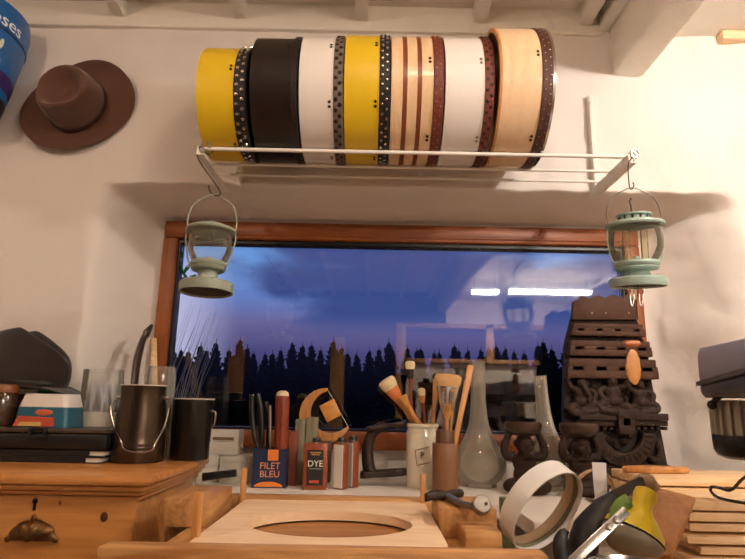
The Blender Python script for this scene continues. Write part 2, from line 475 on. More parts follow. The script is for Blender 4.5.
# pale grass stems close to the glass, left
gm = MB(); rg = random.Random(3)
for k in range(34):
    px = 163+rg.random()*45; Y = 2.16+rg.random()*.12
    top = P(px+6+rg.random()*14, 302+rg.random()*52, Y); bot = V((X(px, 345, Y)-.02, Y, H-0.35))
    mid = (top+bot)/2+V((-.03, 0, .05))
    pts = bez([bot, mid, top], 5)
    gm.tube(pts, [.0016-.0012*j/(len(pts)-1) for j in range(len(pts))], 5)
go = gm.build('grass', mat('dry pale stems', '#cfc9c4', 0.8), origin=(P(180, 400, 2.2).x, 2.2, H-.35))
tag(go, 'clump of pale dry grass stems outside the left end of the window', 'grass')['kind'] = 'stuff'
tb = struct(MB().span((-2.5, 2.12, H-.55), (2.5, 3.3, H-.35)).build('terrace', mat('dark earth bank', '#241c16', 0.9, var=.3)))

# ------------------------------------------------------------------ sky
w = bpy.data.worlds.new('dusk'); SC.world = w; w.use_nodes = True
nt = w.node_tree; nt.nodes.clear(); N = nt.nodes.new; LK = nt.links.new
out = N('ShaderNodeOutputWorld'); bg = N('ShaderNodeBackground'); LK(bg.outputs[0], out.inputs[0])
tc = N('ShaderNodeTexCoord'); sp = N('ShaderNodeSeparateXYZ'); LK(tc.outputs['Generated'], sp.inputs[0])
cr = N('ShaderNodeValToRGB'); LK(sp.outputs['Z'], cr.inputs['Fac'])
e = cr.color_ramp.elements
e[0].position = 0.0; e[0].color = rgb('#1a1f3a'); e[1].position = 1.0; e[1].color = rgb('#3a6fc0')
for p_, c_ in ((0.09, '#4e4c80'), (0.135, '#6f6aa0'), (0.18, '#6a86cc'), (0.235, '#6a9fe6'), (0.30, '#69a6f0'), (0.40, '#4a86d8')):
    q = e.new(p_); q.color = rgb(c_)
# bright patch low in the left
dx = N('ShaderNodeMapRange'); dx.interpolation_type = 'SMOOTHSTEP'; dx.inputs[1].default_value = -0.22; dx.inputs[2].default_value = -0.34
LK(sp.outputs['X'], dx.inputs[0])
gl_ = N('ShaderNodeMix'); gl_.data_type = 'RGBA'; gl_.inputs['B'].default_value = rgb('#c3c4ea')
LK(cr.outputs['Color'], gl_.inputs['A'])
dz = N('ShaderNodeMapRange'); dz.interpolation_type = 'SMOOTHSTEP'; dz.inputs[1].default_value = 0.27; dz.inputs[2].default_value = 0.19; LK(sp.outputs['Z'], dz.inputs[0])
yp = N('ShaderNodeMath'); yp.operation = 'GREATER_THAN'; yp.inputs[1].default_value = 0.0; LK(sp.outputs['Y'], yp.inputs[0])
my = N('ShaderNodeMath'); my.operation = 'MULTIPLY'; LK(dx.outputs[0], my.inputs[0]); LK(yp.outputs[0], my.inputs[1])
mu = N('ShaderNodeMath'); mu.operation = 'MULTIPLY'; LK(my.outputs[0], mu.inputs[0]); LK(dz.outputs[0], mu.inputs[1])
LK(mu.outputs[0], gl_.inputs['Factor'])
mp = N('ShaderNodeMapping'); mp.inputs['Scale'].default_value = (4.0, 4.0, 13.0); mp.inputs['Location'].default_value = (0.35, 0.2, 0.1); LK(tc.outputs['Generated'], mp.inputs[0])
nz = N('ShaderNodeTexNoise'); nz.inputs['Scale'].default_value = 1.15; nz.inputs['Detail'].default_value = 6; nz.inputs['Roughness'].default_value = 0.5; LK(mp.outputs[0], nz.inputs['Vector'])
# cloud cover grows to the right
cv = N('ShaderNodeMapRange'); cv.inputs[1].default_value = -0.32; cv.inputs[2].default_value = 0.05; cv.inputs[3].default_value = -0.17; cv.inputs[4].default_value = 0.24; LK(sp.outputs['X'], cv.inputs[0])
ad = N('ShaderNodeMath'); ad.operation = 'ADD'; LK(nz.outputs['Fac'], ad.inputs[0]); LK(cv.outputs[0], ad.inputs[1])
cm = N('ShaderNodeMapRange'); cm.interpolation_type = 'SMOOTHSTEP'; cm.inputs[1].default_value = 0.44; cm.inputs[2].default_value = 0.66; LK(ad.outputs[0], cm.inputs[0])
cz = N('ShaderNodeMapRange'); cz.interpolation_type = 'SMOOTHSTEP'; cz.inputs[1].default_value = 0.10; cz.inputs[2].default_value = 0.16; LK(sp.outputs['Z'], cz.inputs[0])
m2 = N('ShaderNodeMath'); m2.operation = 'MULTIPLY'; LK(cm.outputs[0], m2.inputs[0]); LK(cz.outputs[0], m2.inputs[1])
cl = N('ShaderNodeMix'); cl.data_type = 'RGBA'; cl.inputs['B'].default_value = rgb('#3d5192'); LK(gl_.outputs['Result'], cl.inputs['A']); LK(m2.outputs[0], cl.inputs['Factor'])
# the sky away from the sunset is already darker
yd = N('ShaderNodeMapRange'); yd.inputs[1].default_value = -0.3; yd.inputs[2].default_value = 0.3; yd.inputs[3].default_value = 0.28; yd.inputs[4].default_value = 1.0; LK(sp.outputs['Y'], yd.inputs[0])
dk = N('ShaderNodeMix'); dk.data_type = 'RGBA'; dk.inputs['A'].default_value = (0, 0, 0, 1); LK(yd.outputs[0], dk.inputs['Factor']); LK(cl.outputs['Result'], dk.inputs['B'])
LK(dk.outputs['Result'], bg.inputs['Color']); bg.inputs['Strength'].default_value = 1.2

# ------------------------------------------------------------------ lamps of the room
def point(name, loc, power, col, rad=.06):
    l = bpy.data.lights.new(name, 'POINT'); l.energy = power; l.color = col; l.shadow_soft_size = rad
    o = bpy.data.objects.new(name, l); o.location = loc; COL.objects.link(o); return o
point('ceiling_bulb', (-1.25, 0.35, H+1.2), 17, (1, .74, .56), .07)
point('bench_bulb', (0.2, 0.45, H+1.3), 13, (1, .76, .58), .08)
point('bay_bulb', (1.30, .68, H+1.1), 50, (1, .89, .80), .05)
Ys = -1.7
M_tube = emit('lit fluorescent tube', (1, .9, .77), 190)
for i, (a, b) in enumerate(((470, 500), (507, 592))):
    yy = 2*(Yf+.047)-Ys
    x0, x1 = X(a, 293, yy), X(b, 293, yy); z = Zz((a+b)/2, 292, yy)
    t = thing('strip_light', ('short' if i == 0 else 'long')+' fluorescent strip light whose reflection shows in the window', 'light', ((x0+x1)/2, Ys, z))
    MB().span((x0-.03, Ys-.014, z+.035), (x1+.03, Ys+.014, z+.055), bev=.006).build('housing', M_white, t)
    for dy in (-.035, .035): MB().cone((x0, Ys+dy, z), (x1, Ys+dy, z), .014, seg=14).build('tube', M_tube, t)
    for xx in (x0, x1): MB().span((xx-.02, Ys-.055, z-.018), (xx+.02, Ys+.055, z+.034), bev=.004).build('lamp_holder', M_white, t)
    for xx in (x0+.05, x1-.05): MB().cone((xx, Ys, z+.06), (xx, Ys, CE), .006, seg=8).build('hanger', M_steel, t)
SC.view_settings.view_transform = 'Standard'; SC.view_settings.look = 'None'
SC.view_settings.gamma = 1; SC.view_settings.use_curve_mapping = False
SC.view_settings.exposure = 0.0
SC.cycles.use_denoising = True
SC.cycles.use_adaptive_sampling = False
SC.cycles.max_bounces = 10; SC.cycles.transparent_max_bounces = 24
SC.cycles.use_light_tree = False; SC.cycles.denoising_input_passes = 'RGB_ALBEDO'
# ------------------------------------------------------------------ rack on the wall
RZ = H+0.722
Yrod = (1.53, 1.637, 1.72)
rk = thing('wall_rack', 'white metal wall rack of long rods holding the row of drums above the window', 'rack', (X(410, 150, 1.6), Yw-.01, RZ-.02))
xa = [X(205, 148, Yrod[0]), X(218, 165, Yrod[1]), X(228, 178, Yrod[2])]
xb = [X(632, 155, Yrod[0]), X(611, 170, Yrod[1]), X(597, 182, Yrod[2])]
XA, XB = X(203, 149, Yrod[0]), X(629, 155, Yrod[0])
for nm, y in zip(('front_rod', 'middle_rod', 'rear_rod'), Yrod):
    MB().cone((XA-.005, y, RZ), (XB+.01, y, RZ), .0058 if nm == 'front_rod' else .0045, seg=12).build(nm, M_white, rk)
for xx in (XA, XB):
    m = MB()
    m.span((xx-.011, Yrod[0]-.02, RZ-.024), (xx-.008, Yw+.005, RZ+.001)); m.span((xx-.011, Yrod[0]-.02, RZ-.027), (xx+.011, Yw+.005, RZ-.024))
    for k in range(7): m.cone((xx-.0115, Yrod[0]+.02+k*.03, RZ-.012), (xx-.0075, Yrod[0]+.02+k*.03, RZ-.012), .004, seg=8)
    br = m.build('bracket', M_white, rk)
    m2 = MB()
    for k in range(3):
        c = V((xx+.012, Yrod[0]-.012+k*.016, RZ+.005))
        m2.tube([c+V((.012*math.cos(a), 0, .014*math.sin(a))) for a in [q*PI/5 for q in range(-1, 9)]], .0028, 6)
    m2.build('wire_clip', M_steel, br)
for px in (243, 591):
    xx = X(px, 140, Yw)
    m = MB(); m.span((xx-.008, Yw-.024, RZ-.015), (xx+.008, Yw+.003, Zz(591, 98, Yw)), bev=.003)
    for k in range(2): m.cone((xx, Yw-.03, Zz(591, 106, Yw)-k*.2), (xx, Yw-.026, Zz(591, 106, Yw)-k*.2), .004, seg=8)
    m.build('wall_strip', M_white, rk)

# ------------------------------------------------------------------ frame drums
Yd = (Yrod[0]+Yrod[1])/2; hs = (Yrod[1]-Yrod[0])/2
def hoop_mat(name, col): return mat(name, col, 0.38, var=0.06, vscale=6, coat=0.25)
M_yel = hoop_mat('yellow lacquer', '#dcb81e'); M_wht = hoop_mat('white lacquer', '#e6dfd8'); M_blk = hoop_mat('black lacquer', '#1a100d')
M_nat = wood('natural beech hoop', '#e8c8a2', '#dcb68a', 'X', 3, 0.4, stretch=.3, coat=.2)
M_hideblk = mat('black hide', '#17100d', 0.55, var=.25, vscale=60, bump=.2)
M_hidegrey = mat('grey hide', '#6a5c52', 0.65, var=.2, vscale=60, bump=.2)
M_hiderb = mat('red brown hide', '#6b2f22', 0.55, var=.3, vscale=60, bump=.2)
M_hidebr = mat('brown hide', '#4a261b', 0.55, var=.3, vscale=60, bump=.2)
M_skin = mat('drum skin', '#cbb38e', 0.6, var=.15)
M_stripe = mat('brown inlay', '#7c3f1f', 0.4, var=.1)
M_studbr = mat('bronze studs', '#9c6b45', 0.35, .8); M_studdk = mat('dark studs', '#2a1c16', 0.4, .3)
M_screw = mat('dark screws', '#2b221c', 0.35, .7)
GR = 'frame drums on the wall rack'
def drum(pa, pb, pc, r, shell, hide, stud, label, srow, screws, stripes=None, metal_rim=False, lip=False, scol=None):
    """pa..pb shell, pb..pc hide skirt, as columns of the photograph at mid height, on the drum's own axis depth"""
    zc = RZ+.0055+math.sqrt((r+.003)**2-hs*hs)
    yf = Yd-r*.86
    xs, xm, xe = X(pa, 100, yf), X(pb, 100, yf), X(pc, 100, yf)
    o = V((0, Yd, zc)); AX = (1, 0, 0)
    t = thing('frame_drum', label, 'drum', (xs, Yd, zc-r), GR)
    sh = MB().lathe([(r, xs), (r, xe-.004), (r-.009, xe-.004), (r-.009, xs)], o, AX, 72, closed=True, ref=(0, 0, 1)).build('hoop', shell, t)
    MB().lathe([(r+.0005, xm), (r+.003, xm+.002), (r+.003, xe-.003), (r-.001, xe), (r-.02, xe+.0015), (0, xe+.0015), (0, xe-.001), (r-.02, xe-.001), (r-.009, xe-.003)], o, AX, 72, ref=(0, 0, 1)).build('skirt', hide, t)
    if stripes:
        m = MB()
        for (a, b) in stripes:
            x0, x1 = X(a, 100, yf), X(b, 100, yf)
            m.lathe([(r+.0004, x0), (r+.0004, x1), (r-.001, x1), (r-.001, x0)], o, AX, 72, closed=True, ref=(0, 0, 1))
        m.build('inlay_band', M_stripe, sh)
    def pt(x, a, rr): # a: elevation angle on the front of the hoop
        return V((x, Yd-math.cos(a)*rr, zc+math.sin(a)*rr))
    n, rad, hgt = srow
    m = MB(); w = xe-xm
    for k in range(n):
        for row in range(2):
            a = 2*PI*(k+row*.5)/n; x = xm+w*(.27 if row == 0 else .68)
            c = pt(x, a, r+.0028); nrm = V((0, -math.cos(a), math.sin(a)))
            m.lathe([(rad, 0), (rad*.8, hgt*.6), (0, hgt)], c, nrm, 8)
    m.build('stud_pattern', stud, t)
    for deg in screws:
        for d in (-2.1, 2.1):
            a = R(deg+d*.19/r*.9); x = xm-.010
            MB().lathe([(.0042, -.0005), (.004, .0012), (0, .0016)], pt(x, a, r), V((0, -math.cos(a), math.sin(a))), 10).build('screw', scol or M_screw, t)
    if metal_rim:
        MB().lathe([(r+.0035, xe-.004), (r+.0035, xe+.003), (r-.004, xe+.004), (r-.004, xe-.004)], o, AX, 72, closed=True, ref=(0, 0, 1)).build('rim', M_chrome, t)
    if lip:
        MB().lathe([(r+.0015, xs-.003), (r+.0015, xs+.004), (r-.012, xs+.004), (r-.012, xs-.003)], o, AX, 72, closed=True, ref=(0, 0, 1)).build('edge_band', M_orangewood, t)
    return t
S1 = (26, -31, -88); S2 = (8, -60)
drum(197, 234, 247, .167, M_yel, M_hideblk, M_chrome, 'small yellow frame drum with a silver-studded black skirt at the end near the brown hat', (40, .0058, .005), (10, -70))
drum(250, 290, 297, .183, M_blk, M_hideblk, M_studdk, 'all black frame drum between a yellow drum and a white drum', (44, .005, .003), S1)
drum(299, 333, 343, .186, M_wht, M_hidegrey, M_studdk, 'white frame drum with a grey black-dotted skirt next to the all black drum', (40, .0062, .003), S1)
drum(344, 379, 390, .190, M_yel, M_hideblk, M_chrome, 'large yellow frame drum mid-rack between a white and a striped drum', (46, .0048, .004), S1)
drum(391, 433, 443.5, .189, M_nat, M_hiderb, M_studbr, 'pale wooden frame drum with two brown stripes around its hoop', (50, .0028, .003), S2, stripes=((402.5, 407), (417, 421.5)))
drum(445, 484, 494, .189, M_wht, M_hiderb, M_studdk, 'white frame drum with a red brown skirt beside the striped drum', (40, .005, .003), S2, scol=M_steel)
drum(500, 541, 553, .204, M_nat, M_hidebr, M_chrome, 'largest plain pale wooden frame drum with a bright metal rim at the rack end', (50, .0026, .0035), S2, metal_rim=True, lip=True)

# ------------------------------------------------------------------ lanterns on hooks
M_lanA = mat('sage grey enamel', '#929b8b', 0.45, .1, var=.08)
M_lanB = mat('pale green enamel', '#9fb3a9', 0.45, .1, var=.08)
M_chim = glass('lantern glass', (0.97, 0.95, 0.9), 1.32, 0.05, (0.85, 0.75, .56), .14)
M_dark = mat('painted hollow shade', '#332b24', 0.7)  # dark colour standing in for shade inside the base and vent slots
def lantern(cx, pyb, Y, M_l, label, tilt, pcap, pgl, pneck, pbase, apex, wcap, wgl, wneck, wbase, crown):
    s = S(cx, 255, Y); c0 = P(cx, pyb, Y)
    def z(py): return (pyb-py)*s*.985
    t = thing('hanging_lantern', label, 'lantern', c0)
    K = Matrix.Translation(c0) @ tilt.to_4x4()
    def B(m, nm, mt, par=t): return m.mv(K).build(nm, mt, par)
    rb, rn, rg, rc = wbase*s/2, wneck*s/2, wgl*s/2, wcap*s/2
    hb = z(pbase[0])
    base = B(MB().lathe([(rb-.004, .006), (rb-.001, 0), (rb, .002), (rb, hb*.72), (rb*.93, hb*.82), (rn*1.05, hb), (rn, hb+.004), (rn, z(pneck)), (rn*.6, z(pneck)+.002)], (0, 0, 0), seg=48), 'base', M_l)
    B(MB().lathe([(rb-.0045, .0055), (0, .0075)], (0, 0, 0), seg=48), 'underside', M_dark, base)
    zn = z(pneck)
    B(MB().lathe([(rn, zn), (rg*.74, zn+.003), (rg*.80, zn+.008), (rg*.74, zn+.012), (rg*.80, zn+.014), (rg*.84, zn+.02), (rg*.78, zn+.026), (rg*.4, zn+.026), (.009, zn+.028), (.009, zn+.040), (0, zn+.041)], (0, 0, 0), seg=48), 'burner', M_l)
    g0, g1 = zn+.024, z(pcap)
    gp = [(rg*.74, g0), (rg*.84, g0+(g1-g0)*.14), (rg*.97, g0+(g1-g0)*.36), (rg, g0+(g1-g0)*.55), (rg*.96, g0+(g1-g0)*.78), (rg*.88, g1)]
    B(MB().lathe(gp, (0, 0, 0), seg=48), 'glass_globe', M_chim)
    cap = B(MB().lathe([(rg*.86, g1-.002), (rc, g1-.001), (rc+.0015, g1+.003), (rc, g1+.007), (rc*.8, g1+.012), (crown[0]*s/2, g1+.015)], (0, 0, 0), seg=48), 'cap', M_l)
    zc_ = z(crown[1])
    if crown[2]:
        m = MB()
        rr = crown[0]*s/2
        m.lathe([(rr*.95, g1+.014), (rr*.95, zc_-.006)], (0, 0, 0), seg=36)
        m.lathe([(rr*.4, zc_-.006), (rr*1.12, zc_-.007), (rr*1.12, zc_-.003), (rr*.5, zc_), (0, zc_+.001)], (0, 0, 0), seg=36)
        B(m, 'vent_crown', M_l, cap)
        m = MB()
        for k in range(12): m.ball((rr*.95*math.cos(k*PI/6), rr*.95*math.sin(k*PI/6), (g1+.014+zc_-.006)/2), (.003, .003, .006), u=8, v=6)
        B(m, 'vent_slot', M_dark, cap)
        for q in (-.35, .35):
            B(MB().lathe([(.0095, zn+.026), (.0095, g1-.01), (.008, g1-.01), (.008, zn+.026)], (q*rg, 0, 0), seg=16, closed=True), 'inner_tube', M_chim)
    else:
        B(MB().lathe([(rc*.8, g1+.011), (rc*.4, g1+.02), (rc*.12, g1+.022), (.005, g1+.026), (.006, g1+.033), (0, g1+.036)], (0, 0, 0), seg=36), 'vent_crown', M_l, cap)
    # side posts and bail
    for sg in (-1, 1):
        B(MB().tube(bez([(sg*rc*.96, 0, g1+.004), (sg*rc*.99, 0, g1-.02), (sg*rg*1.06, 0, (g0+g1)/2), (sg*rg*.95, 0, g0+.01), (sg*rg*.78, 0, g0-.008)], 5), .0023, 8), 'side_post', M_l)
    za = z(apex)
    w0 = rc*.95
    half = [(w0, 0, g1+.002), (w0*1.03, 0, g1+(za-g1)*.35), (w0*.82, 0, g1+(za-g1)*.72), (w0*.30, 0, g1+(za-g1)*.94), (w0*.10, 0, za-.001), (0, 0, za)]
    pts = bez(half, 6); pts = pts+[V((-p.x, p.y, p.z)) for p in pts[-2::-1]]
    B(MB().tube(pts, .0017, 8), 'bail_handle', M_steel if crown[2] else M_l)
    return t, K, dict(g1=g1, za=za, s=s)
tl, KA, ia = lantern(206, 293, 1.47, M_lanA, 'sage green hanging lantern at the end of the rack near the yellow drum', Matrix.Rotation(R(10), 3, 'Z') @ Matrix.Rotation(R(-2), 3, 'X'),
        229, 0, 271, (280, 0), 187, 49, 43, 19, 52, (36, 222, False))
tr_, KB, ib = lantern(638, 287, 1.47, M_lanB, 'pale green hanging lantern in front of the carved panel, with a slotted crown', Matrix.Rotation(R(-1.5), 3, 'Y') @ Matrix.Rotation(R(6), 3, 'X'),
        225, 0, 271, (276, 0), 185, 55, 52, 24, 53, (30, 212, True))
apA = KA @ V((0, 0, ia['za'])); apB = KB @ V((0, 0, ib['za']))
def hook(name, pts, r, label, m):
    return tag(MB().tube(bez(pts, 8), r, 8).build(name, m), label, 'hook')
top = V((apA.x-.012, Yrod[0]-.015, RZ-.0275))
hook('wire_hook', [V((XA, Yrod[0], RZ+.007)), V((XA-.009, Yrod[0]-.012, RZ-.005)), V((XA-.002, Yrod[0]-.022, RZ-.045)), apA+V((.012, 0, .012)), apA+V((.004, 0, -.0035)), apA+V((-.012, 0, .006)), apA+V((-.02, 0, .026))], .002, 'dark bent wire hook carrying the sage green lantern', M_iron)
hook('wire_hook', [V((XB, Yrod[0]+.004, RZ+.003)), V((XB-.002, Yrod[0]-.008, RZ+.009)), V((XB+.001, Yrod[0]-.014, RZ-.01)), V((apB.x-.004, apB.y+.002, (RZ+apB.z)/2)), apB+V((-.007, 0, .008)), apB+V((-.002, 0, -.0045)), apB+V((.006, 0, .008)), apB+V((.003, 0, .016))], .0016, 'long thin wire hook carrying the pale green lantern', M_iron)
# little wire twist above the cap of the pale lantern
MB().tube([KB @ V((-.006, 0, ib['g1']+.04)), KB @ V((-.006, 0, ib['g1']+.055)), KB @ V((-.010, 0, ib['g1']+.068)), KB @ V((-.004, 0, ib['g1']+.078))], .0022, 6).build('wire_loop', M_iron, tr_)

# ------------------------------------------------------------------ brown hat on the wall
M_felt = mat('brown felt', '#5a3625', 0.85, var=.15, vscale=10, bump=.25, bscale=220, sheen=.35)
def felt_hat(cpx, cpy, Y, axis_deg, a, b, label):
    c = P(cpx, cpy, Y)
    t = thing('felt_hat', label, 'hat', c)
    e1 = V((math.cos(R(axis_deg)), 0, math.sin(R(axis_deg)))); e2 = V((-e1.z, 0, e1.x)); e3 = V((0, -1, 0))
    nu, nv = 72, 16
    bm = bmesh.new(); rows = []
    ca, cb = .104, .090                     # crown base
    for th_off in (0, -.003):
        for j in range(nv+1):
            f = j/nv; row = []
            for k in range(nu):
                an = 2*PI*k/nu
                ra = ca*.9+(a-ca*.9)*f; rb_ = cb*.9+(b-cb*.9)*f
                lift = .014*math.sin(2*an+.6)*f*f + .02*f**3*max(0, math.sin(an)) + .006*math.sin(an*3)*f*f + th_off
                row.append(bm.verts.new(e1*ra*math.cos(an)+e2*rb_*math.sin(an)+e3*(.012+lift)))
            rows.append(row)
    def stitch(A, B):
        for k in range(nu): bm.faces.new((A[k], A[(k+1) % nu], B[(k+1) % nu], B[k]))
    for j in range(nv): stitch(rows[j], rows[j+1]); stitch(rows[nv+2+j], rows[nv+1+j])
    stitch(rows[nv], rows[2*nv+1]); stitch(rows[nv+1], rows[0])
    bmesh.ops.recalc_face_normals(bm, faces=bm.faces)
    m = MB(); m.bm.free(); m.bm = bm
    m.mv(Matrix.Translation(c)).build('brim', M_felt, t, ang=60)
    ax = R(axis_deg+24); e1 = V((math.cos(ax), 0, math.sin(ax))); e2 = V((-e1.z, 0, e1.x))
    bm = bmesh.new(); rows = []
    hgt = .128
    prof = [(1.0, 0.0), (.985, .2), (.96, .45), (.93, .68), (.89, .84), (.85, .945), (.79, .985), (.71, .96), (.62, .84), (.50, .72), (.34, .66), (.17, .645)]
    for (f, hz) in prof:
        row = []
        for k in range(nu):
            an = 2*PI*k/nu
            # teardrop: pinched towards -e1
            pin = 1-.10*max(0, -math.cos(an))**2*(hz if hz > .2 else 0)*(1-abs(math.sin(an))*.2)
            u = f*math.cos(an)*ca; v_ = f*math.sin(an)*cb*(1-.34*sstep((-math.cos(an))*1.0)*sstep(hz*1.2))
            hh = hz*hgt*(1+.10*max(0, -math.cos(an))) if f > .7 else hz*hgt
            row.append(bm.verts.new(e1*u*(1 if math.cos(an) > 0 else .98)+e2*v_+e3*(hh+.010)))
        rows.append(row)
    for j in range(len(rows)-1): stitch(rows[j], rows[j+1])
    cv = bm.verts.new(e3*(.675*hgt+.010))
    for k in range(nu): bm.faces.new((rows[-1][k], rows[-1][(k+1) % nu], cv))
    bmesh.ops.recalc_face_normals(bm, faces=bm.faces)
    m = MB(); m.bm.free(); m.bm = bm
    o = m.mv(Matrix.Translation(c)).build('crown', M_felt, t, ang=80)
    md = o.modifiers.new('sub', 'SUBSURF'); md.levels = 1; md.render_levels = 1
    m = MB(); bmv = []
    pts = [c+e1*ca*1.0*math.cos(q)+e2*cb*(1-.42*sstep(-math.cos(q))*sstep(.12))*math.sin(q)+e3*.020 for q in [2*PI*k/48 for k in range(48)]]
    m.tube(pts, .0035, 8, closed=True, flat=2.6, ref=(1, 0, 0)).build('hat_band', mat('dark hat band', '#3a1f13', .7), t)
    return t
felt_hat(80, 108, Yw-.012, 28, .198, .152, 'brown wide-brimmed felt hat hanging on the white wall by the blue tub')

# ------------------------------------------------------------------ blue sweet tub, cut by the frame edge
tubc = P(-32, 58, 1.66)
M_blue = mat('blue printed plastic', '#1e63a8', 0.35, var=.1, coat=.3)
t = thing('sweet_tub', 'blue plastic sweet tub with white lettering, beside the brown hat at the frame edge', 'tub', tubc)
Kt = Matrix.Translation(tubc) @ (rotm('Y', 2) @ rotm('X', -6)).to_4x4()
rT = .150
MB().lathe([(rT*.86, -.185), (rT*.92, -.1), (rT*.99, .06), (rT, .135), (rT*.95, .175), (rT*.6, .195), (0, .2), (0, .19), (rT*.9, .165), (rT*.82, -.185)], (0, 0, 0), seg=64).mv(Kt).build('body', M_blue, t)
MB().lathe([(rT*.995, .068), (rT*1.015, .074), (rT*1.0, .08)], (0, 0, 0), seg=64).mv(Kt).build('seam_ring', mat('dark blue ring', '#123d70', .35), t)
MB().lathe([(rT*.94, -.065), (rT*.952, -.06), (rT*.92, -.108), (rT*.91, -.11)], (0, 0, 0), seg=64).mv(Kt).build('purple_band', mat('purple print', '#43316e', .4), t)
MB().lathe([(rT*.86, -.188), (rT*.885, -.16), (rT*.905, -.14), (rT*.89, -.135), (rT*.82, -.187)], (0, 0, 0), seg=64, closed=True).mv(Kt).build('rim', mat('tub mouth shade', '#231a18', .5), t)  # dark band painted where the open mouth lies in shade
def wrap(r, ang0, z0, slope=0):
    def f(p):
        a = ang0+p.x/r
        return V((r*math.sin(a), -r*math.cos(a)-p.z, z0+p.y+slope*p.x))
    return f
MB().text('Roses', .062, Kt, .0012, wrap(rT*1.003, 1.08, .104, -.02)).build('lettering', mat('white print', '#e8eef2', .4), t)
m = MB()
for (a, z, w, h_) in ((.80, .02, .03, .022), (1.0, .0, .018, .02), (.72, .04, .02, .012), (1.2, .02, .012, .02)):
    cc = V((rT*.99*math.sin(a), -rT*.99*math.cos(a), z)); m.ball(cc, (w*.7, .004, h_), u=14, v=8)
m.mv(Kt).build('printed_flower', mat('pale print', '#c9d6cf', .5), t)
m = MB()
cc = wrap(rT*.95, 1.1, -.04)
for (x0, x1, y0, y1) in ((-.03, .03, -.02, .02),):
    m.bm.verts.ensure_lookup_table()
    tb_ = bmesh.new(); g = []
    for i in range(9):
        xx = x0+(x1-x0)*i/8; g.append((tb_.verts.new(cc(V((xx, y0, .002)))), tb_.verts.new(cc(V((xx, y1, .001))))))
    for i in range(8): tb_.faces.new((g[i][0], g[i+1][0], g[i+1][1], g[i][1]))
    m.add(tb_)
m.mv(Kt).build('label_patch', mat('cream patch', '#cfc0b4', .5), t)
tubpeg = MB().cone((tubc.x, Yw+.01, tubc.z+.06), (tubc.x, tubc.y+.13, tubc.z+.06), .009, seg=10)
tubpeg.build('hanging_peg', M_white, t)
# ------------------------------------------------------------------ pine chest at the left
CF = 1.29                                    # front of the top
CT = P(147, 477, CF).z
cx1 = X(148, 477, CF); cx0 = -1.62
ch = thing('chest_of_drawers', 'honey pine chest of drawers with a moulded top at the left end of the bench', 'chest', ((cx0+cx1)/2, 1.6, 0))
cb = Yw-.02
bxr = cx1-.045
m = MB(); m.span((cx0+.03, CF+.035, .06), (bxr, cb, CT-.05), bev=.003)
m.build('carcass', M_pinek, ch)
for xx in (cx0+.06, bxr-.05):
    for yy in (CF+.08, cb-.06): MB().cone((xx, yy, 0), (xx, yy, .065), .028, .036, seg=20).build('foot', M_pine, ch)
# moulded top: stacked profile
m = MB()
m.span((cx0, CF, CT-.022), (cx1, cb, CT), bev=.009)
m.build('top', M_pine, ch)
m = MB()
for k, (z0, z1, ins) in enumerate(((.034, .0225, .012), (.044, .0345, .020), (.058, .0445, .030))):
    m.span((cx0+ins, CF+ins, CT-z0), (cx1-ins, cb, CT-z1), bev=.004)
m.build('cornice_moulding', M_pine, ch)
dl, dr = X(-190, 520, CF), X(128, 520, CF)
dz1 = P(60, 497, CF+.035).z
dw = MB().span((dl, CF+.028, dz1-.20), (dr, CF+.06, dz1), bev=.004).build('drawer', M_pinek, ch)
MB().span((dl, CF+.028, dz1-.42), (dr, CF+.06, dz1-.215), bev=.004).build('drawer', M_pinek, ch)
# shell cup pull and keyhole plate
pc = P(33, 531, CF+.028); s = S(33, 531, CF)
bm = bmesh.new(); nu, nv = 26, 9; hw, hh, dp = 24*s, 19*s, .022; rows = []
for j in range(nv+1):
    f = j/nv; row = []
    for i in range(nu+1):
        a = PI*i/nu; lob = 1+.06*abs(math.sin(a*4.5))
        row.append(bm.verts.new((-math.cos(a)*hw*lob*math.sin(f*PI/2)*1.0, -dp*math.cos(f*PI/2)*(.4+.6*math.sin(a))*(1+.22*abs(math.sin(a*4.5))*math.sin(f*PI)), math.sin(a)*hh*lob*math.sin(f*PI/2)-.0)))
    rows.append(row)
for j in range(nv):
    for i in range(nu):
        try: bm.faces.new((rows[j][i], rows[j][i+1], rows[j+1][i+1], rows[j+1][i]))
        except ValueError: pass
bmesh.ops.recalc_face_normals(bm, faces=bm.faces)
bmesh.ops.solidify(bm, geom=bm.faces[:], thickness=.002)
m = MB(); m.bm.free(); m.bm = bm
m.mv(Matrix.Translation(pc-V((0, 0, hh*.45))))
m.ball(pc+V((0, -.004, hh*.62)), (.006, .005, .010), u=10, v=8)
for sx in (-1, 1): m.ball(pc+V((sx*hw*1.02, -.002, -hh*.42)), (.007, .004, .006), u=10, v=8)
m.build('cup_pull', M_brass, dw)
for (px, py, rr) in ((104, 517, .0105), (60, 503, .004), (118, 548, .005)):
    q_ = P(px, py, CF+.0275); MB().lathe([(rr, 0), (rr*.9, .0006), (0, .0008)], q_+V((0, .0004, 0)), (0, -1, 0), 20, sx=.8).build('wood_knot', mat('dark pine knot', '#5a2f14', .5, var=.4, vscale=90), dw)
kc = P(35, 504, CF+.028)
m = MB(); m.cone(kc+V((0, -.0015, .006)), kc+V((0, .002, .006)), .006, seg=14); m.span(kc+V((-.003, -.0015, -.013)), kc+V((.003, .002, .006)))
m.build('keyhole', M_black, dw)

def onto(px, Y, z=None):                     # point on the chest top
    return V((X(px, 465, Y), Y, CT if z is None else z))
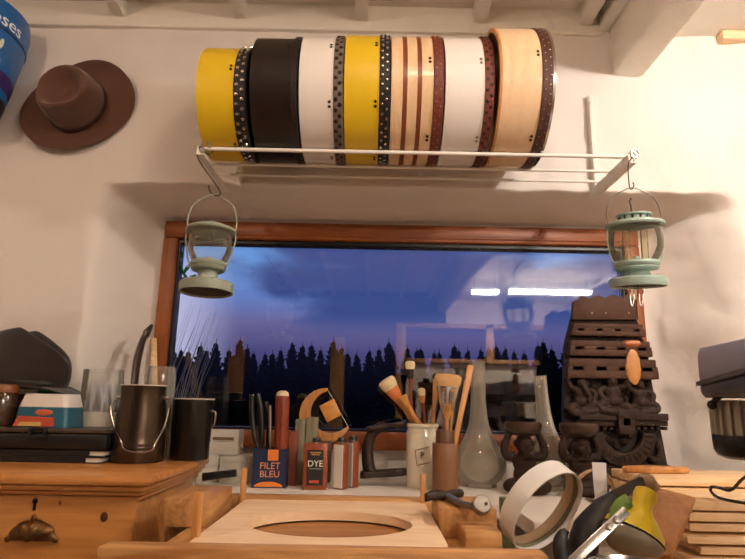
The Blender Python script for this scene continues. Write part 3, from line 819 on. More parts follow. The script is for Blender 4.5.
# black notebooks and case
def slab(name, x0, x1, y0, y1, z0, z1, m_, label, cat, group=None, bev=.003):
    return tag(MB().span((x0, y0, z0), (x1, y1, z1), bev=bev).build(name, m_), label, cat, group)
Yc0, Yc1 = 1.53, 1.655
hx = lambda px: X(px, 455, Yc0)
zt_ = [P(60, y, Yc0).z for y in (465, 458.5, 452)]
zb_ = CT
z1_ = CT+.0165; z2_ = z1_+.0165
M_bookblk = mat('black book cloth', '#17120f', .5)
M_pages = mat('page edges', '#cfc6b4', .8, var=.1)
for (z0, z1, xr, lab) in ((CT, z1_, 102, 'black hardback notebook lying directly on the pine chest, lowest of the stack'), (z1_, z2_, 105, 'black hardback notebook between the black case and the lower notebook')):
    t = thing('notebook', lab, 'notebook', (hx(40), (Yc0+Yc1)/2, z0), 'notebooks under the black case')
    xR, xL = hx(xr), hx(-30)
    m = MB(); m.span((xL, Yc0, z0+.0002), (xR, Yc1, z0+.0028), bev=.001); m.span((xL, Yc0, z1-.003), (xR, Yc1, z1-.0002), bev=.001)
    m.span((xL, Yc0, z0+.001), (xL+.006, Yc1, z1-.001), bev=.002); m.span((xL+.02, Yc0-.0005, z0+.0005), (xR-.042, Yc0+.004, z1-.001))
    m.build('cover', M_bookblk, t)
    MB().span((xL+.007, Yc0+.003, z0+.0028), (xR-.004, Yc1-.003, z1-.003)).build('page_block', M_pages, t)
zc1 = P(40, 428, Yc0).z
t = thing('carrying_case', 'black plastic case with a front latch, on two black notebooks', 'case', (hx(40), 1.59, z2_))
xL, xR = hx(-40), hx(106)
MB().span((xL, Yc0-.008, z2_+.0005), (xR, Yc1+.003, zc1-.012), bev=.008).build('case_body', M_black, t)
MB().span((xL-.001, Yc0-.010, zc1-.0115), (xR+.001, Yc1+.004, zc1), bev=.004).build('case_lid', mat('grey brown lid', '#41352a', .4, var=.2), t)  # lid is browner and lighter than the case body
lx = hx(37); m = MB()
m.span((lx-.024, Yc0-.020, zc1-.026), (lx+.024, Yc0-.008, zc1-.018), bev=.003); m.span((lx-.024, Yc0-.018, zc1-.020), (lx-.015, Yc0-.006, zc1+.001), bev=.003); m.span((lx+.015, Yc0-.018, zc1-.020), (lx+.024, Yc0-.006, zc1+.001), bev=.003); m.span((lx-.018, Yc0-.014, zc1-.006), (lx+.018, Yc0-.004, zc1+.004), bev=.003)
lt = m.build('latch', M_black, t)

# tub of spread
Yt = 1.598; zt0 = zc1
s = S(48, 410, Yt)
t = thing('food_tub', 'white food tub lid up with a blue and red printed sleeve, on the black case', 'tub', P(49, 428, Yt)*1.0)
t.location.z = zt0; c = t.location.copy()
hw, hd, hh = 27*s, .052, (zt0-P(48, 394, Yt).z)*-1
def frustum(z0, z1, f0, f1, e=0.0, n=6):
    m = MB(); bm = m.bm; rows = []
    for z, f in ((z0, f0), (z1, f1)):
        row = []
        for cxn, cyn, a0 in ((1, 1, 0), (-1, 1, 90), (-1, -1, 180), (1, -1, 270)):
            for k in range(n+1):
                a = R(a0+90*k/n); rr = .016
                row.append(bm.verts.new(c+V((cxn*(hw*f-rr)+rr*math.cos(a)+e*0, cyn*(hd*f-rr)+rr*math.sin(a), z))))
        rows.append(row)
    L = len(rows[0])
    for k in range(L): bm.faces.new((rows[0][k], rows[0][(k+1) % L], rows[1][(k+1) % L], rows[1][k]))
    bm.faces.new(rows[0][::-1]); bm.faces.new(rows[1]); return m
frustum(.0005, hh*.60, 1.0, .92).build('tub_body', mat('teal print', '#245c70', .4), t)
frustum(hh*.605, hh, .92, .80).build('tub_lid', mat('white plastic', '#ddd5cc', .4), t)
fy = -hd*1.0
m = MB(); m.prism([(-hw*.92, .003), (hw*.55, .003), (hw*.5, hh*.30), (-hw*.80, hh*.34)], c+V((0, fy-.0006, 0)), (1, 0, 0), V((0, .12, 1)), (0, -1, 0), .0012); m.build('printed_panel', mat('red print', '#b5472f', .5), t)
m = MB(); m.prism([(-hw*.75, .004), (hw*.1, .004), (hw*.05, hh*.17), (-hw*.7, hh*.16)], c+V((0, fy-.002, 0)), (1, 0, 0), V((0, .12, 1)), (0, -1, 0), .001); m.build('printed_picture', mat('yellow print', '#c9a25c', .5, var=.3), t)
m = MB(); m.ball(c+V((hw*.1, fy+.004, hh*.44)), (hw*.36, .003, hh*.10)); m.build('printed_badge', mat('orange print', '#c4603f', .5), t)

# brown jar at the frame edge
t = thing('storage_jar', 'small brown jar with an orange top at the frame edge below the black hat', 'jar', V((X(-2, 428, 1.58), 1.58, zc1)))
c = t.location; s = S(5, 420, 1.58); r = 15*s
MB().lathe([(r*.9, 0.0005), (r, .006), (r, 28*s), (r*.85, 33*s), (0, 33*s)], c, seg=32).build('jar_body', mat('brown glass', '#3c2616', .2, coat=.5), t)
MB().lathe([(r*.9, 33*s), (r*.92, 38*s), (r*.8, 41*s), (0, 41*s)], c, seg=32).build('jar_lid', mat('amber lid', '#7a4522', .4), t)

# dark box supporting the hat
Yk = 1.70
zk1 = P(30, 393, Yk).z
t0 = slab('storage_box', X(-60, 420, Yk), X(58, 420, Yk), 1.70, Yw-.035, CT, zk1-.004, mat('dark box', '#1d1713', .6), 'dark storage box under the black hat, behind the white tub', 'box')
gl_ = slab('green_pot', X(38, 392, 1.67), X(58, 392, 1.67), 1.667, 1.695, CT, P(47, 389, 1.667).z, mat('green plastic', '#1f5b35', .4), 'small green plastic pot showing between the hat brim and the white tub', 'pot')

# black felt hat
M_bfelt = mat('black brown felt', '#231812', .9, var=.15, bump=.25, bscale=220, sheen=.3)
hc = V((X(20, 388, 1.67), 1.685, zk1))
t = thing('black_hat', 'black felt hat with a high creased crown lying on the dark box', 'hat', hc)
s = S(10, 380, 1.62)
nu = 64
def hatmesh():
    bm = bmesh.new(); rows = []
    # brim: dips at the right end
    for off in (0.0, -.003):
        for f in [q/8 for q in range(9)]:
            row = []
            for k in range(nu):
                a = 2*PI*k/nu
                rx_ = .112+.070*f; ry_ = .072+.036*f
                z = .012+off + .018*f*f*math.cos(2*a+PI) + .014*f*(-math.cos(a))
                row.append(bm.verts.new(hc+V((rx_*math.cos(a), ry_*math.sin(a), z+.006))))
            rows.append(row)
    def st(A, B):
        for k in range(nu): bm.faces.new((A[k], A[(k+1) % nu], B[(k+1) % nu], B[k]))
    for j in range(8): st(rows[j], rows[j+1]); st(rows[10+j], rows[9+j])
    st(rows[8], rows[17]); st(rows[9], rows[0])
    bmesh.ops.recalc_face_normals(bm, faces=bm.faces)
    m = MB(); m.bm.free(); m.bm = bm
    m.build('brim', M_bfelt, t, ang=70)
    bm = bmesh.new(); rows = []
    for (f, hz) in [(1, 0), (1.02, .15), (1.03, .3), (1.0, .5), (.95, .68), (.86, .84), (.72, .96), (.55, 1.0), (.38, .97), (.2, .93)]:
        row = []
        for k in range(nu):
            a = 2*PI*k/nu; ca = math.cos(a)
            top = .178-.050*max(0, ca)**1.5*1.2-.012*max(0, -ca)
            x = .124*f*ca*(1+.22*max(0, ca)*hz) - .012*hz
            cre = .020*math.exp(-((math.sin(a)*f)/.22)**2)*sstep(hz*1.5-.6)
            dent = 1-.20*math.exp(-((a-5.6)/.35)**2)*sstep(hz*2)*(1 if hz < .97 else .4)
            row.append(bm.verts.new(hc+V((x, .074*f*math.sin(a)*dent, .012+hz*top-cre*.9))))
        rows.append(row)
    for j in range(len(rows)-1): st(rows[j], rows[j+1])
    bm.faces.new(rows[-1])
    bmesh.ops.recalc_face_normals(bm, faces=bm.faces)
    m = MB(); m.bm.free(); m.bm = bm
    o = m.build('crown', M_bfelt, t, ang=80)
    md = o.modifiers.new('sub', 'SUBSURF'); md.levels = 1; md.render_levels = 2
    MB().tube([hc+V((.119*math.cos(q), .075*math.sin(q), .026)) for q in [2*PI*k/48 for k in range(48)]], .004, 8, closed=True, flat=2.4, ref=(1, 0, 0)).build('hat_band', mat('black ribbon', '#120d0a', .5), t)
hatmesh()

# tall clear glass with grey leads
Yg = 1.725
gx = onto(93, Yg); s = S(99, 420, Yg); r = 19*s; gh = Zz(99, 370, Yg)-CT
t = thing('glass_jar', 'tall straight clear glass jar with a white label, behind the black case', 'jar', gx)
MB().lathe([(0, .004), (r*.96, .004), (r*.96, gh), (r, gh), (r, 0.0005), (0, 0.0005)], gx, seg=40).build('glass_body', M_clear, t)
zl0, zl1 = Zz(97, 432, Yg-r), Zz(97, 412, Yg-r)
m = MB(); m.lathe([(r+.0006, zl0-CT), (r+.0006, zl1-CT), (r+.0002, zl1-CT), (r+.0002, zl0-CT)], gx, seg=40, closed=True); m.build('label_band', M_paper, t)
tc_ = thing('cable_bundle', 'looped bundle of pale grey thin cord standing in the tall glass jar', 'cord', gx+V((0, 0, .005)))
rc_ = random.Random(5)
for k in range(6):
    a = k*1.05; rr = r*.62
    lo = gx+V((math.cos(a)*rr*.6, math.sin(a)*rr*.6, .02)); 
    pts = bez([lo, gx+V((math.cos(a)*rr, math.sin(a)*rr, gh*.45)), gx+V((math.cos(a+.5)*rr*.8, math.sin(a+.5)*rr*.8, gh*(.78+.08*rc_.random()))), gx+V((math.cos(a+1.2)*rr, math.sin(a+1.2)*rr, gh*.5)), gx+V((math.cos(a+1)*rr*.5, math.sin(a+1)*rr*.5, .02))], 6)
    MB().tube(pts, .0042, 7).build('cord_loop', mat('grey lavender cord', '#d2cdd8', .6), tc_)

# dark milk pail with a wire bail
Yj = 1.60
jc = onto(136, Yj); s = S(141, 430, Yj); jh = Zz(141, 385, Yj-.07)-CT
t = thing('metal_jug', 'dark metal jug with a spout and wire bail at the corner of the pine chest', 'jug', jc)
rb_ = 25.5*s; rt_ = 21.8*s
M_jug = mat('dark pewter', '#4d3f32', 0.28, .85, var=.15)
prof = [(rb_*.97, .0005), (rb_, .004)]
for zz in (.030, .040, .050): prof += [(rb_, zz-.005), (rb_*1.012, zz-.0025), (rb_*1.012, zz+.0005), (rb_, zz+.003)]
prof += [(rb_*.985, .07), (rb_*.93, .12), (rt_*.97, jh*.85), (rt_, jh-.003), (rt_*1.015, jh), (rt_*.97, jh), (rt_*.93, jh*.85), (rb_*.9, .06), (rb_*.9, .006), (0, .006)]
bd = MB().lathe(prof, jc, seg=56).build('jug_body', M_jug, t)
MB().lathe([(rt_*1.0, jh-.002), (rt_*1.03, jh), (rt_*1.0, jh+.002), (rt_*.97, jh)], jc, seg=56, closed=True).build('rim_wire', mat('bright rim line', '#cfc6b6', .5, .1), t)  # pale colour paints in the bright glint along the rim
m = MB(); q = jc+V((-rt_*.98, .01, 0))
bm_ = bmesh.new(); A = [bm_.verts.new(v) for v in (q+V((.006, -.018, jh*.80)), q+V((.006, .018, jh*.80)), q+V((-.008, 0, jh+.022)), q+V((.003, 0, jh*.72)))]
for f in ((0, 2, 3), (1, 3, 2), (0, 1, 2), (0, 3, 1)): bm_.faces.new([A[i] for i in f])
m.add(bm_).build('spout', M_jug, t)
for sg in (-1, 1):
    MB().cone(jc+V((sg*rt_*.97, 0, jh*.84)), jc+V((sg*(rt_+.012), 0, jh*.84)), .006, .005, seg=12).build('bail_ear', M_chrome, t)
def JP(px, py): return P(px, py, Yj-rb_-.006)
pts = bez([jc+V((-rt_-.010, 0, jh*.84)), P(111, 408, Yj-.02), P(115, 428, Yj-.045), JP(121, 441), JP(124, 449), JP(138, 452.5), JP(152, 450), JP(155, 444), P(164, 427, Yj-.045), P(169, 408, Yj-.02), jc+V((rt_+.010, 0, jh*.84))], 7)
MB().tube(pts, .0019, 8).build('wire_bail', M_chrome, t)

# clear tumbler behind the jug, dark enamel mug
Yu = 1.74
tx = onto(152, Yu); s = S(159, 420, Yu); r = 15*s; th_ = Zz(159, 367, Yu)-CT
t = thing('glass_tumbler', 'clear glass jar between the dark jug and the dark enamel mug', 'jar', tx)
MB().lathe([(0, .005), (r*.9, .005), (r*.95, th_*.9), (r*.8, th_), (r*.86, th_+.001), (r, th_*.9), (r*.96, .0005), (0, .0005)], tx, seg=40).build('glass_wall', M_clear, t)
Ym = 1.69
mc = onto(188, Ym); s = S(190, 430, Ym); r = 20.5*s; mh = Zz(190, 399, Ym-r)-CT
t = thing('enamel_mug', 'dark enamel mug with a pale rim at the back of the pine chest', 'mug', mc)
MB().lathe([(r*.90, .0005), (r*.94, .004), (r*1.0, mh), (r*.96, mh), (r*.9, .006), (0, .006)], mc, seg=48).build('mug_body', M_blackmetal, t)
MB().lathe([(r*1.0, mh-.002), (r*1.035, mh), (r*1.0, mh+.0025), (r*.96, mh)], mc, seg=48, closed=True).build('mug_rim', mat('worn mug rim', '#b5aea2', .5, .2), t)
MB().tube(bez([mc+V((r*.95, -.01, mh*.80)), mc+V((r*1.17, -.01, mh*.78)), mc+V((r*1.15, -.01, mh*.6)), mc+V((r*.97, -.005, mh*.5))], 6), .003, 8).build('mug_handle', M_steel, t)

# curved dark horn and a stick leaning in the corner
Yh = 1.85
pts = bez([P(133, 424, Yh-.09), P(134, 390, Yh-.06), P(137, 362, Yh-.03), P(143, 340, Yh), P(152, 325, Yh+.03)], 8)
pts[0].z = CT+.011
n = len(pts)
tag(MB().tube(pts, [.011+.007*math.sin(PI*min(1, i/(n-1)*1.1)) if i < n*.8 else .0165*(1-(i-n*.8)/(n*.2))**.7+.002 for i in range(n)], 12, flat=.6, ref=(0, 1, 0)).build('animal_horn', mat('dark horn', '#35221a', .35, var=.3, vscale=30, coat=.3)), 'curved dark horn leaning against the white window reveal beside the jars', 'horn')
a_, b_ = P(158, 425, 1.765), P(153, 339, 1.90); a_.z = CT+.001
tag(MB().tube([a_, b_], .0125, 4, ref=(0, 1, 0)).build('wooden_stick', M_slat), 'pale square wooden stick leaning beside the dark horn', 'stick')

# ------------------------------------------------------------------ white worktop along the window
wx0, wx1, wn = cx1+.004, 1.75, .37
m = MB(); m.prism([(-.72, Yr-.02), (-.72, Yw), (wx0, Yw), (wx0, 1.565), (wn, 1.565), (wn, 1.34), (.605, 1.34), (.605, 1.735), (wx1, 1.735), (wx1, Yw-.05), (.97, Yw-.05), (.97, Yr-.02)], (0, 0, WT-.035), (1, 0, 0), (0, 1, 0), (0, 0, 1), .035)
t = thing('worktop', 'white painted worktop running along under the window', 'worktop', ((wx0+wx1)/2, 1.8, 0))
m.build('slab', mat('white worktop paint', '#e8dfd2', .45, var=.08, vscale=5), t)
for x_, y_ in ((wx0+.05, 1.62),  (.56, 1.42), (.9, 1.80)):
    MB().span((x_-.03, y_-.03, 0), (x_+.03, y_+.03, WT-.036)).build('leg', M_white, t)
# ------------------------------------------------------------------ things standing under the window
def on(px, Y): return V((X(px, 480, Y), Y, WT))
M_matt = mat('off white box card', '#d9d0c1', .7, var=.05)
def carton(x0, x1, y0, y1, Ya, Yb, z0, label, strip=None):
    s = S((x0+x1)/2, (y0+y1)/2, Ya); h = (y1-y0)*s
    xa, xb = X(x0, y1, Ya), X(x1, y1, Ya)
    t = thing('card_box', label, 'box', ((xa+xb)/2, (Ya+Yb)/2, z0), 'white boxes under the window')
    MB().span((xa, Ya, z0+.0003), (xb, Yb, z0+h*.55), bev=.002).build('tray', M_matt, t)
    MB().span((xa-.001, Ya-.001, z0+h*.56), (xb+.001, Yb, z0+h), bev=.002).build('lid', M_paper, t)
    if strip: MB().span((X(strip[0], 450, Ya), Ya-.0015, z0+h*.60), (X(strip[1], 450, Ya), Ya+.001, z0+h*.72)).build('brown_strip', mat('brown strip', '#7d6549', .6), t)
    return z0+h
za_ = carton(218, 247, 474, 487, 1.86, 1.96, WT, 'low white box on the worktop, bottom of the two behind the pegs')
zb2 = carton(219, 250, 461, 474, 1.865, 1.96, za_, 'white box stacked on a low white box beside the blue tool tin')
zc2 = carton(196, 217, 461, 487, 1.88, 1.96, WT, 'white box standing beside the lower two boxes, next to the chest')
carton(203, 237, 436, 460, 1.88, 1.955, max(zb2, zc2), 'topmost white box with a brown strip across its front', (212, 233))
tag(MB().tube([P(203, 477, 1.80), P(236, 473, 1.80)], [.012, .011], 14).mv(Matrix.Translation((0, 0, 0))).build('black_rod', M_black), 'black round rod lying in front of the white boxes', 'rod')

# blue tin holding tools
Yb_ = 1.81
c = on(270.5, Yb_); s = S(270, 470, Yb_); hw = 16.5*s; hd = .035; hh = Zz(270, 449, Yb_-hd)-WT
t = thing('blue_tin', 'dark blue tin with an orange square and orange lettering, holding tools', 'tin', c)
M_navy = mat('navy print', '#1c2744', .4, var=.1)
m = MB()
for (a, b_) in (((-hw, -hd), (hw, -hd+.002)), ((-hw, hd-.002), (hw, hd)), ((-hw, -hd+.002), (-hw+.002, hd-.002)), ((hw-.002, -hd+.002), (hw, hd-.002))):
    m.span(c+V((a[0], a[1], .003)), c+V((b_[0], b_[1], hh)))
m.span(c+V((-hw-.001, -hd-.001, .0003)), c+V((hw+.001, hd+.001, .004)), bev=.001)
m.build('tin_body', M_navy, t)
M_or = mat('orange print', '#d9782c', .5); M_pk = mat('salmon print', '#d98a68', .5)
MB().span(c+V((-.006*1, -hd-.001, hh*.70)), c+V((.026, -hd+.0005, hh*.985))).build('orange_square', M_or, t)
KX = Matrix.Translation(c+V((.002, -hd-.0006, 0))) @ Matrix.Rotation(R(90), 4, 'X')
m = MB(); m.text('FILET', .027, KX @ Matrix.Translation((0, hh*.56, 0)), .0006); m.text('BLEU', .027, KX @ Matrix.Translation((0, hh*.35, 0)), .0006)
m.build('lettering', M_pk, t)
m = MB(); m.prism([(hw*.85*math.cos(a), .004+hh*.13*math.sin(a)) for a in [PI*q/14 for q in range(15)]], c+V((0, -hd-.001, 0)), (1, 0, 0), (0, 0, 1), (0, 1, 0), .0015); m.build('orange_arc', M_or, t)

def pliers(px, py, qx, qy, Y, label, m_h, m_j):
    """two-handled tool, jaws in the tin, handles up"""
    a, b = P(qx, qy, Y), P(px, py, Y); d = (b-a); L = d.length; d.normalize(); sd = V((d.z, 0, -d.x))
    t = thing('pliers', label, 'pliers', a)
    for sg in (-1, 1):
        MB().tube(bez([a+d*L*.32+sd*sg*.003, a+d*L*.5+sd*sg*.012, a+d*L*.8+sd*sg*.014, b+sd*sg*.008], 6), [.006]*4+[.0088]*15, 10).build('handle', m_h, t)
    m = MB(); m.cone(a+d*L*.28+V((0, -.006, 0)), a+d*L*.28+V((0, .006, 0)), .011, seg=18)
    for sg in (-1, 1): m.tube([a+d*L*.28, a+d*L*.14+sd*sg*.006, a+sd*sg*.003], [.009, .008, .004], 8)
    m.build('jaw', m_j, t)
pliers(255, 394, 261, 474, Yb_-.012, 'black pliers standing in the blue tin, handles up', M_black, M_iron)
pliers(263, 402, 267, 474, Yb_+.012, 'dark pincers beside the black pliers in the blue tin', M_iron, M_iron)
def chisel(px, py, qx, qy, Y, r, m_h, label, name='chisel'):
    a, b = P(qx, qy, Y), P(px, py, Y); d = b-a; L = d.length; d.normalize()
    t = thing(name, label, 'tool', a)
    MB().lathe([(r*.7, L*.45), (r, L*.5), (r*.85, L*.6), (r, L*.8), (r*.9, L*.97), (0, L)], a, d, 16).build('handle', m_h, t)
    MB().lathe([(0, 0), (r*.4, .002), (r*.4, L*.42), (r*.75, L*.44), (r*.7, L*.47)], a, d, 10).build('shank', M_steel, t)
chisel(270, 404, 270, 474, Yb_-.018, .006, M_steel, 'thin metal file standing between the pliers and the red handle', 'metal_file')
# red handled tool with a pale cap
a, b = P(280.5, 474, Yb_), P(282.5, 396, Yb_); c0 = a
t = thing('red_handled_tool', 'stout tool with a long red wooden handle and a cream end, in the blue tin', 'tool', a)
d = (b-a); L = d.length; d.normalize()
MB().lathe([(.011, 0), (.021, L*.05), (.0225, L*.3), (.0215, L*.7), (.023, L*.93), (.021, L)], a, d, 20, sx=1).build('handle', wood('red stained handle', '#8c3a1d', '#6b2713', 'Z', 9, .4), t)
MB().lathe([(.021, L), (.019, L+.010), (.011, L+.016), (0, L+.017)], a, d, 20).build('end_cap', mat('cream cap', '#d8c39a', .5), t)

# two grey wood blocks, small red and cream things
for (x0, x1, yt, Ya, lab) in ((293, 303, 419, 1.85, 'slim grey-green wooden block behind the red dye tin'), (304, 316, 417, 1.86, 'wider grey-green wooden block behind the red dye tin')):
    xa, xb = X(x0, 470, Ya), X(x1, 470, Ya)
    slab('wooden_block', xa, xb, Ya, Ya+.035, WT, Zz(x0, yt, Ya), wood('grey wood %d' % x0, '#8c8268', '#6f664f', 'Z', 8, .7), lab, 'block')
m = on(291, 1.80)
slab('red_packet', X(286.5, 470, 1.83), X(296, 470, 1.83), 1.83, 1.85, WT, Zz(290, 432, 1.80), mat('dull red card', '#7a3a24', .6), 'narrow dull red packet standing between the blue tin and the red dye tin', 'packet')

# crescent moon with a hanging diamond
Yq = 1.93
cm_ = P(326, 415, Yq); s = S(326, 415, Yq)
t = thing('moon_ornament', 'orange wooden crescent moon ornament holding a square wooden diamond on a wire', 'ornament', V((cm_.x, Yq, WT)))
Ro = 26.5*s; poly = []
a0, a1 = R(88), R(333)
for k in range(41):
    a = a0+(a1-a0)*k/40; poly.append((Ro*math.cos(a), Ro*math.sin(a)))
for k in range(40, -1, -1):
    a = a0+(a1-a0)*k/40; wd = 1-.34*math.sin(PI*(k/40))**.75-.10
    poly.append((Ro*wd*math.cos(a), Ro*wd*math.sin(a)))
MB().prism(poly, cm_-V((0, .011, 0)), (1, 0, 0), (0, 0, 1), (0, 1, 0), .022, bev=.0025).build('crescent', M_orangewood, t)
p0, p1 = cm_+V((Ro*.03, 0, Ro*.93)), cm_+V((Ro*.85, 0, -Ro*.42))
MB().cone(p0, p1, .0012, seg=8).build('wire', M_steel, t)
dc = P(330.5, 410.5, Yq)
ax = (p1-p0).normalized(); 
MB().prism([(-.030, -.027), (.030, -.027), (.030, .027), (-.030, .027)], dc-V((0, .010, 0)), (math.cos(R(-62)), 0, math.sin(R(-62))), (math.sin(R(62)), 0, math.cos(R(62))), (0, 1, 0), .02, bev=.002).build('diamond', wood('golden diamond wood', '#d79a50', '#b87632', 'X', 6, .4), t)
m = MB(); m.span((cm_.x-.022, Yq-.018, WT+.0005), (cm_.x+.022, Yq+.018, cm_.z-Ro+.006), bev=.003); m.build('foot_block', M_darkwood, t)

# leather dye tins
def dye(px, Y, hw, hd, rz, label, front):
    c = on(px, Y); hh = (491-447)*S(px, 470, Y)
    t = thing('dye_tin', label, 'tin', c, 'leather dye tins')
    K = Matrix.Translation(c) @ Matrix.Rotation(R(rz), 4, 'Z')
    M_red = mat('red brown tin', '#8a4328', .35, .2, var=.08)
    MB().box((0, 0, hh/2+.0005), (2*hw, 2*hd, hh), bev=.004).mv(K).build('tin_body', M_red, t)
    m = MB(); m.lathe([(.014, hh), (.014, hh+.004), (.010, hh+.006)], (0, 0, 0), seg=24)
    m.mv(K).build('neck', M_steel, t)
    m = MB(); m.lathe([(.0125, hh+.005), (.0125, hh+.014), (.011, hh+.016), (0, hh+.016)], (0, 0, 0), seg=24)
    m.mv(K).build('cap', M_black, t)
    m = MB()
    if front:
        MB().span((-hw*.66, -hd-.0008, hh*.10), (hw*.66, -hd+.001, hh*.86)).mv(K).build('label_panel', mat('black label', '#1b1412', .5), t)
        KX = K @ Matrix.Translation((0, -hd-.0010, 0)) @ Matrix.Rotation(R(90), 4, 'X')
        MB().text('DYE', .025, KX @ Matrix.Translation((0, hh*.56, 0)), .0006).build('lettering', M_paper, t)
        m = MB()
        for (y0, w_) in ((.79, .46), (.745, .36)): m.span((-hw*w_, -hd-.0012, hh*y0), (hw*w_, -hd, hh*(y0+.028)))
        m.mv(K).build('gold_print', mat('tan print', '#a8783f', .5), t)
        MB().span((-hw*.5, -hd-.0012, hh*.45), (hw*.5, -hd, hh*.457)).mv(K).build('thin_line_print', M_matt, t)
        MB().span((-hw*.45, -hd-.0012, hh*.15), (hw*.35, -hd, hh*.21)).mv(K).build('red_print', mat('red print small', '#b5402a', .5), t)
    else:
        m.span((-hw-.0008, -hd*.9, hh*.03), (-hw+.001, hd*.9, hh*.97)); m.mv(K).build('label_panel', M_paper, t)
s = S(315, 470, 1.775)
dye(315, 1.775, 12*s, .020, 2, 'red tin of leather dye with a black label lettered DYE facing the room', True)
dye(340.5, 1.785, .013, .020, 52, 'red dye tin turned sideways, its white panel edge facing the room', False)
dye(352, 1.825, .013, .018, 40, 'red dye tin half hidden behind the sideways one, next to the iron shoe last', False)

# iron shoe last
Yl = 1.87
c = on(385, Yl)
t = thing('shoe_last', 'dark iron cobbler\'s shoe last with two feet, beside the cream crock', 'last', c)
pl = lambda x, y: P(x, y, Yl)
m = MB(); pts = bez([pl(371, 477), pl(368, 462), pl(368, 445), pl(374, 431), pl(386, 425)], 6)
m.tube(pts, [.021-.006*i/(len(pts)-1) for i in range(len(pts))], 12, flat=.8)
m.build('upright', M_iron, t)
def sole(px0, px1, py, w0, w1, th, ty):
    a, b = pl(px0, py), pl(px1, py+ty); L = b-a; poly = []
    up = [(0, .55), (.08, .9), (.25, .8), (.5, .7), (.75, 1.0), (.92, .8), (1, .3)]
    poly = [(u*L.length, v*w1) for u, v in up]+[(u*L.length, -v*w1) for u, v in up[::-1]]
    return MB().prism(poly, a, L.normalized(), (0, 1, 0), (0, 0, 1), th, bev=.003)
sole(366, 407, 431, 0, .034, .013, -6).build('upper_foot', M_iron, t)
lf = sole(360, 407, 478, 0, .032, .020, -3); 
lf.build('lower_foot', M_iron, t)

# cream crock with brushes
Yp = 1.86
c = on(422.5, Yp); s = S(422, 450, Yp); r = 16.2*s; hh = Zz(422, 424, Yp-r)-WT
t = thing('stoneware_crock', 'cream stoneware crock with a black outlined label, holding brushes', 'crock', c)
M_crock = mat('cream glaze', '#d8ccb4', .25, coat=.4, var=.05)
MB().lathe([(0, .0005), (r*.95, .0005), (r, .004), (r, hh*.12), (r*1.012, hh*.135), (r, hh*.15), (r, hh*.86), (r*.93, hh*.905), (r*.93, hh*.93), (r*1.0, hh*.945), (r*1.0, hh*.985), (r*.97, hh), (r*.86, hh), (r*.84, hh*.9), (r*.88, hh*.8), (r*.88, .01), (0, .01)], c, seg=56).build('crock_body', M_crock, t)
m = MB()
def cyl(u, z): return c+V((math.sin(u)*(r+.0006), -math.cos(u)*(r+.0006), z))
zz0, zz1 = hh*.38, hh*.62
fr_ = [cyl(-.55+.9*q/10, zz1-.006+.012*q/10) for q in range(11)]; fb = [cyl(-.42+.8*q/10, zz0-.004+.010*q/10) for q in range(11)]
m.tube(fr_, .0009, 6); m.tube(fb, .0009, 6); m.tube([fr_[0], cyl(-.50, (zz0+zz1)/2+.002), fb[0]], .0009, 6)
m.build('label_outline', mat('black glaze print', '#241d18', .4), t)
MB().text('P', .026, Matrix.Translation(c) , .0006, wrap(r+.0008, -.10, (zz0+zz1)/2+.002, .06)).build('letter_print', mat('black glaze letter', '#241d18', .4), t)

M_brist = mat('cream bristle', '#d2bd93', .8, var=.25, vscale=80); M_bristtan = mat('tan bristle', '#b98f5c', .8, var=.25, vscale=80)
M_hand = wood('brush handle', '#cf9552', '#b07434', 'Z', 8, .4)
M_hand2 = wood('dark red brush handle', '#8a4526', '#6a2f18', 'Z', 8, .35)
def brush(tip, tail, Y0, Y1, rh, wb, lb, flat, label, m_h=None, m_b=None, ferr=.16, m_f=None, extra=None, tailz=None, name='paint_brush'):
    """tip = bristle end (pixel) at Y1, tail = handle end (pixel) at Y0"""
    b, a = P(tip[0], tip[1], Y1), P(tail[0], tail[1], Y0)
    d = b-a; L = d.length; d.normalize()
    t = thing(name, label, 'brush', a)
    hl = L-lb-L*ferr
    rf = V((d.z, 0, -d.x)) # width direction lies in the picture plane's depth layer
    MB().lathe([(rh*.5, 0), (rh*.8, hl*.04), (rh, hl*.3), (rh*.75, hl*.75), (max(rh*.8, wb*.55), hl), (0, hl)], a, d, 16, ref=rf).build('handle', m_h or M_hand, t)
    f0, f1 = hl-.001, hl+L*ferr
    def flatlathe(prof): # flattened across
        m = MB().lathe(prof, (0, 0, 0), (0, 0, 1), 20)
        e2 = rf.cross(d) if False else d.cross(rf)
        K = Matrix((( rf.x, e2.x*flat, d.x, a.x), (rf.y, e2.y*flat, d.y, a.y), (rf.z, e2.z*flat, d.z, a.z), (0, 0, 0, 1)))
        return m.mv(K)
    flatlathe([(max(rh*.7, wb*.5), f0), (max(rh*.8, wb*.62), f0+.004), (wb*.85, f1-.003), (wb*.88, f1), (0, f1)]).build('ferrule', m_f or M_chrome, t)
    flatlathe([(wb*.84, f1-.001), (wb*1.0, f1+lb*.35), (wb*1.04, f1+lb*.75), (wb*.85, f1+lb*.95), (wb*.4, f1+lb), (0, f1+lb)]).build('bristles', m_b or M_brist, t)
    return t
brush((385, 379), (425, 440), Yp+.01, Yp-.02, .010, .028, .036, .5, 'wide flat brush with pale bristles and an orange band, leaning left in the crock', m_f=mat('orange ferrule band', '#c8733c', .5))
brush((410, 361), (412, 440), Yp+.02, Yp+.03, .006, .016, .028, .6, 'brush with a rounded cream tip standing tallest in the crock', M_hand2, ferr=.12, m_f=M_iron)
brush((402, 396), (428, 440), Yp-.02, Yp-.04, .0115, .015, .012, .6, 'thick plain brush handle leaning left at the front of the crock', m_b=M_hand, m_f=M_hand)
brush((421, 388), (426, 440), Yp+.02, Yp+.035, .007, .013, .026, .8, 'short brush with a pale pointed head in the middle of the crock', M_hand2, ferr=.14, m_f=M_hand)
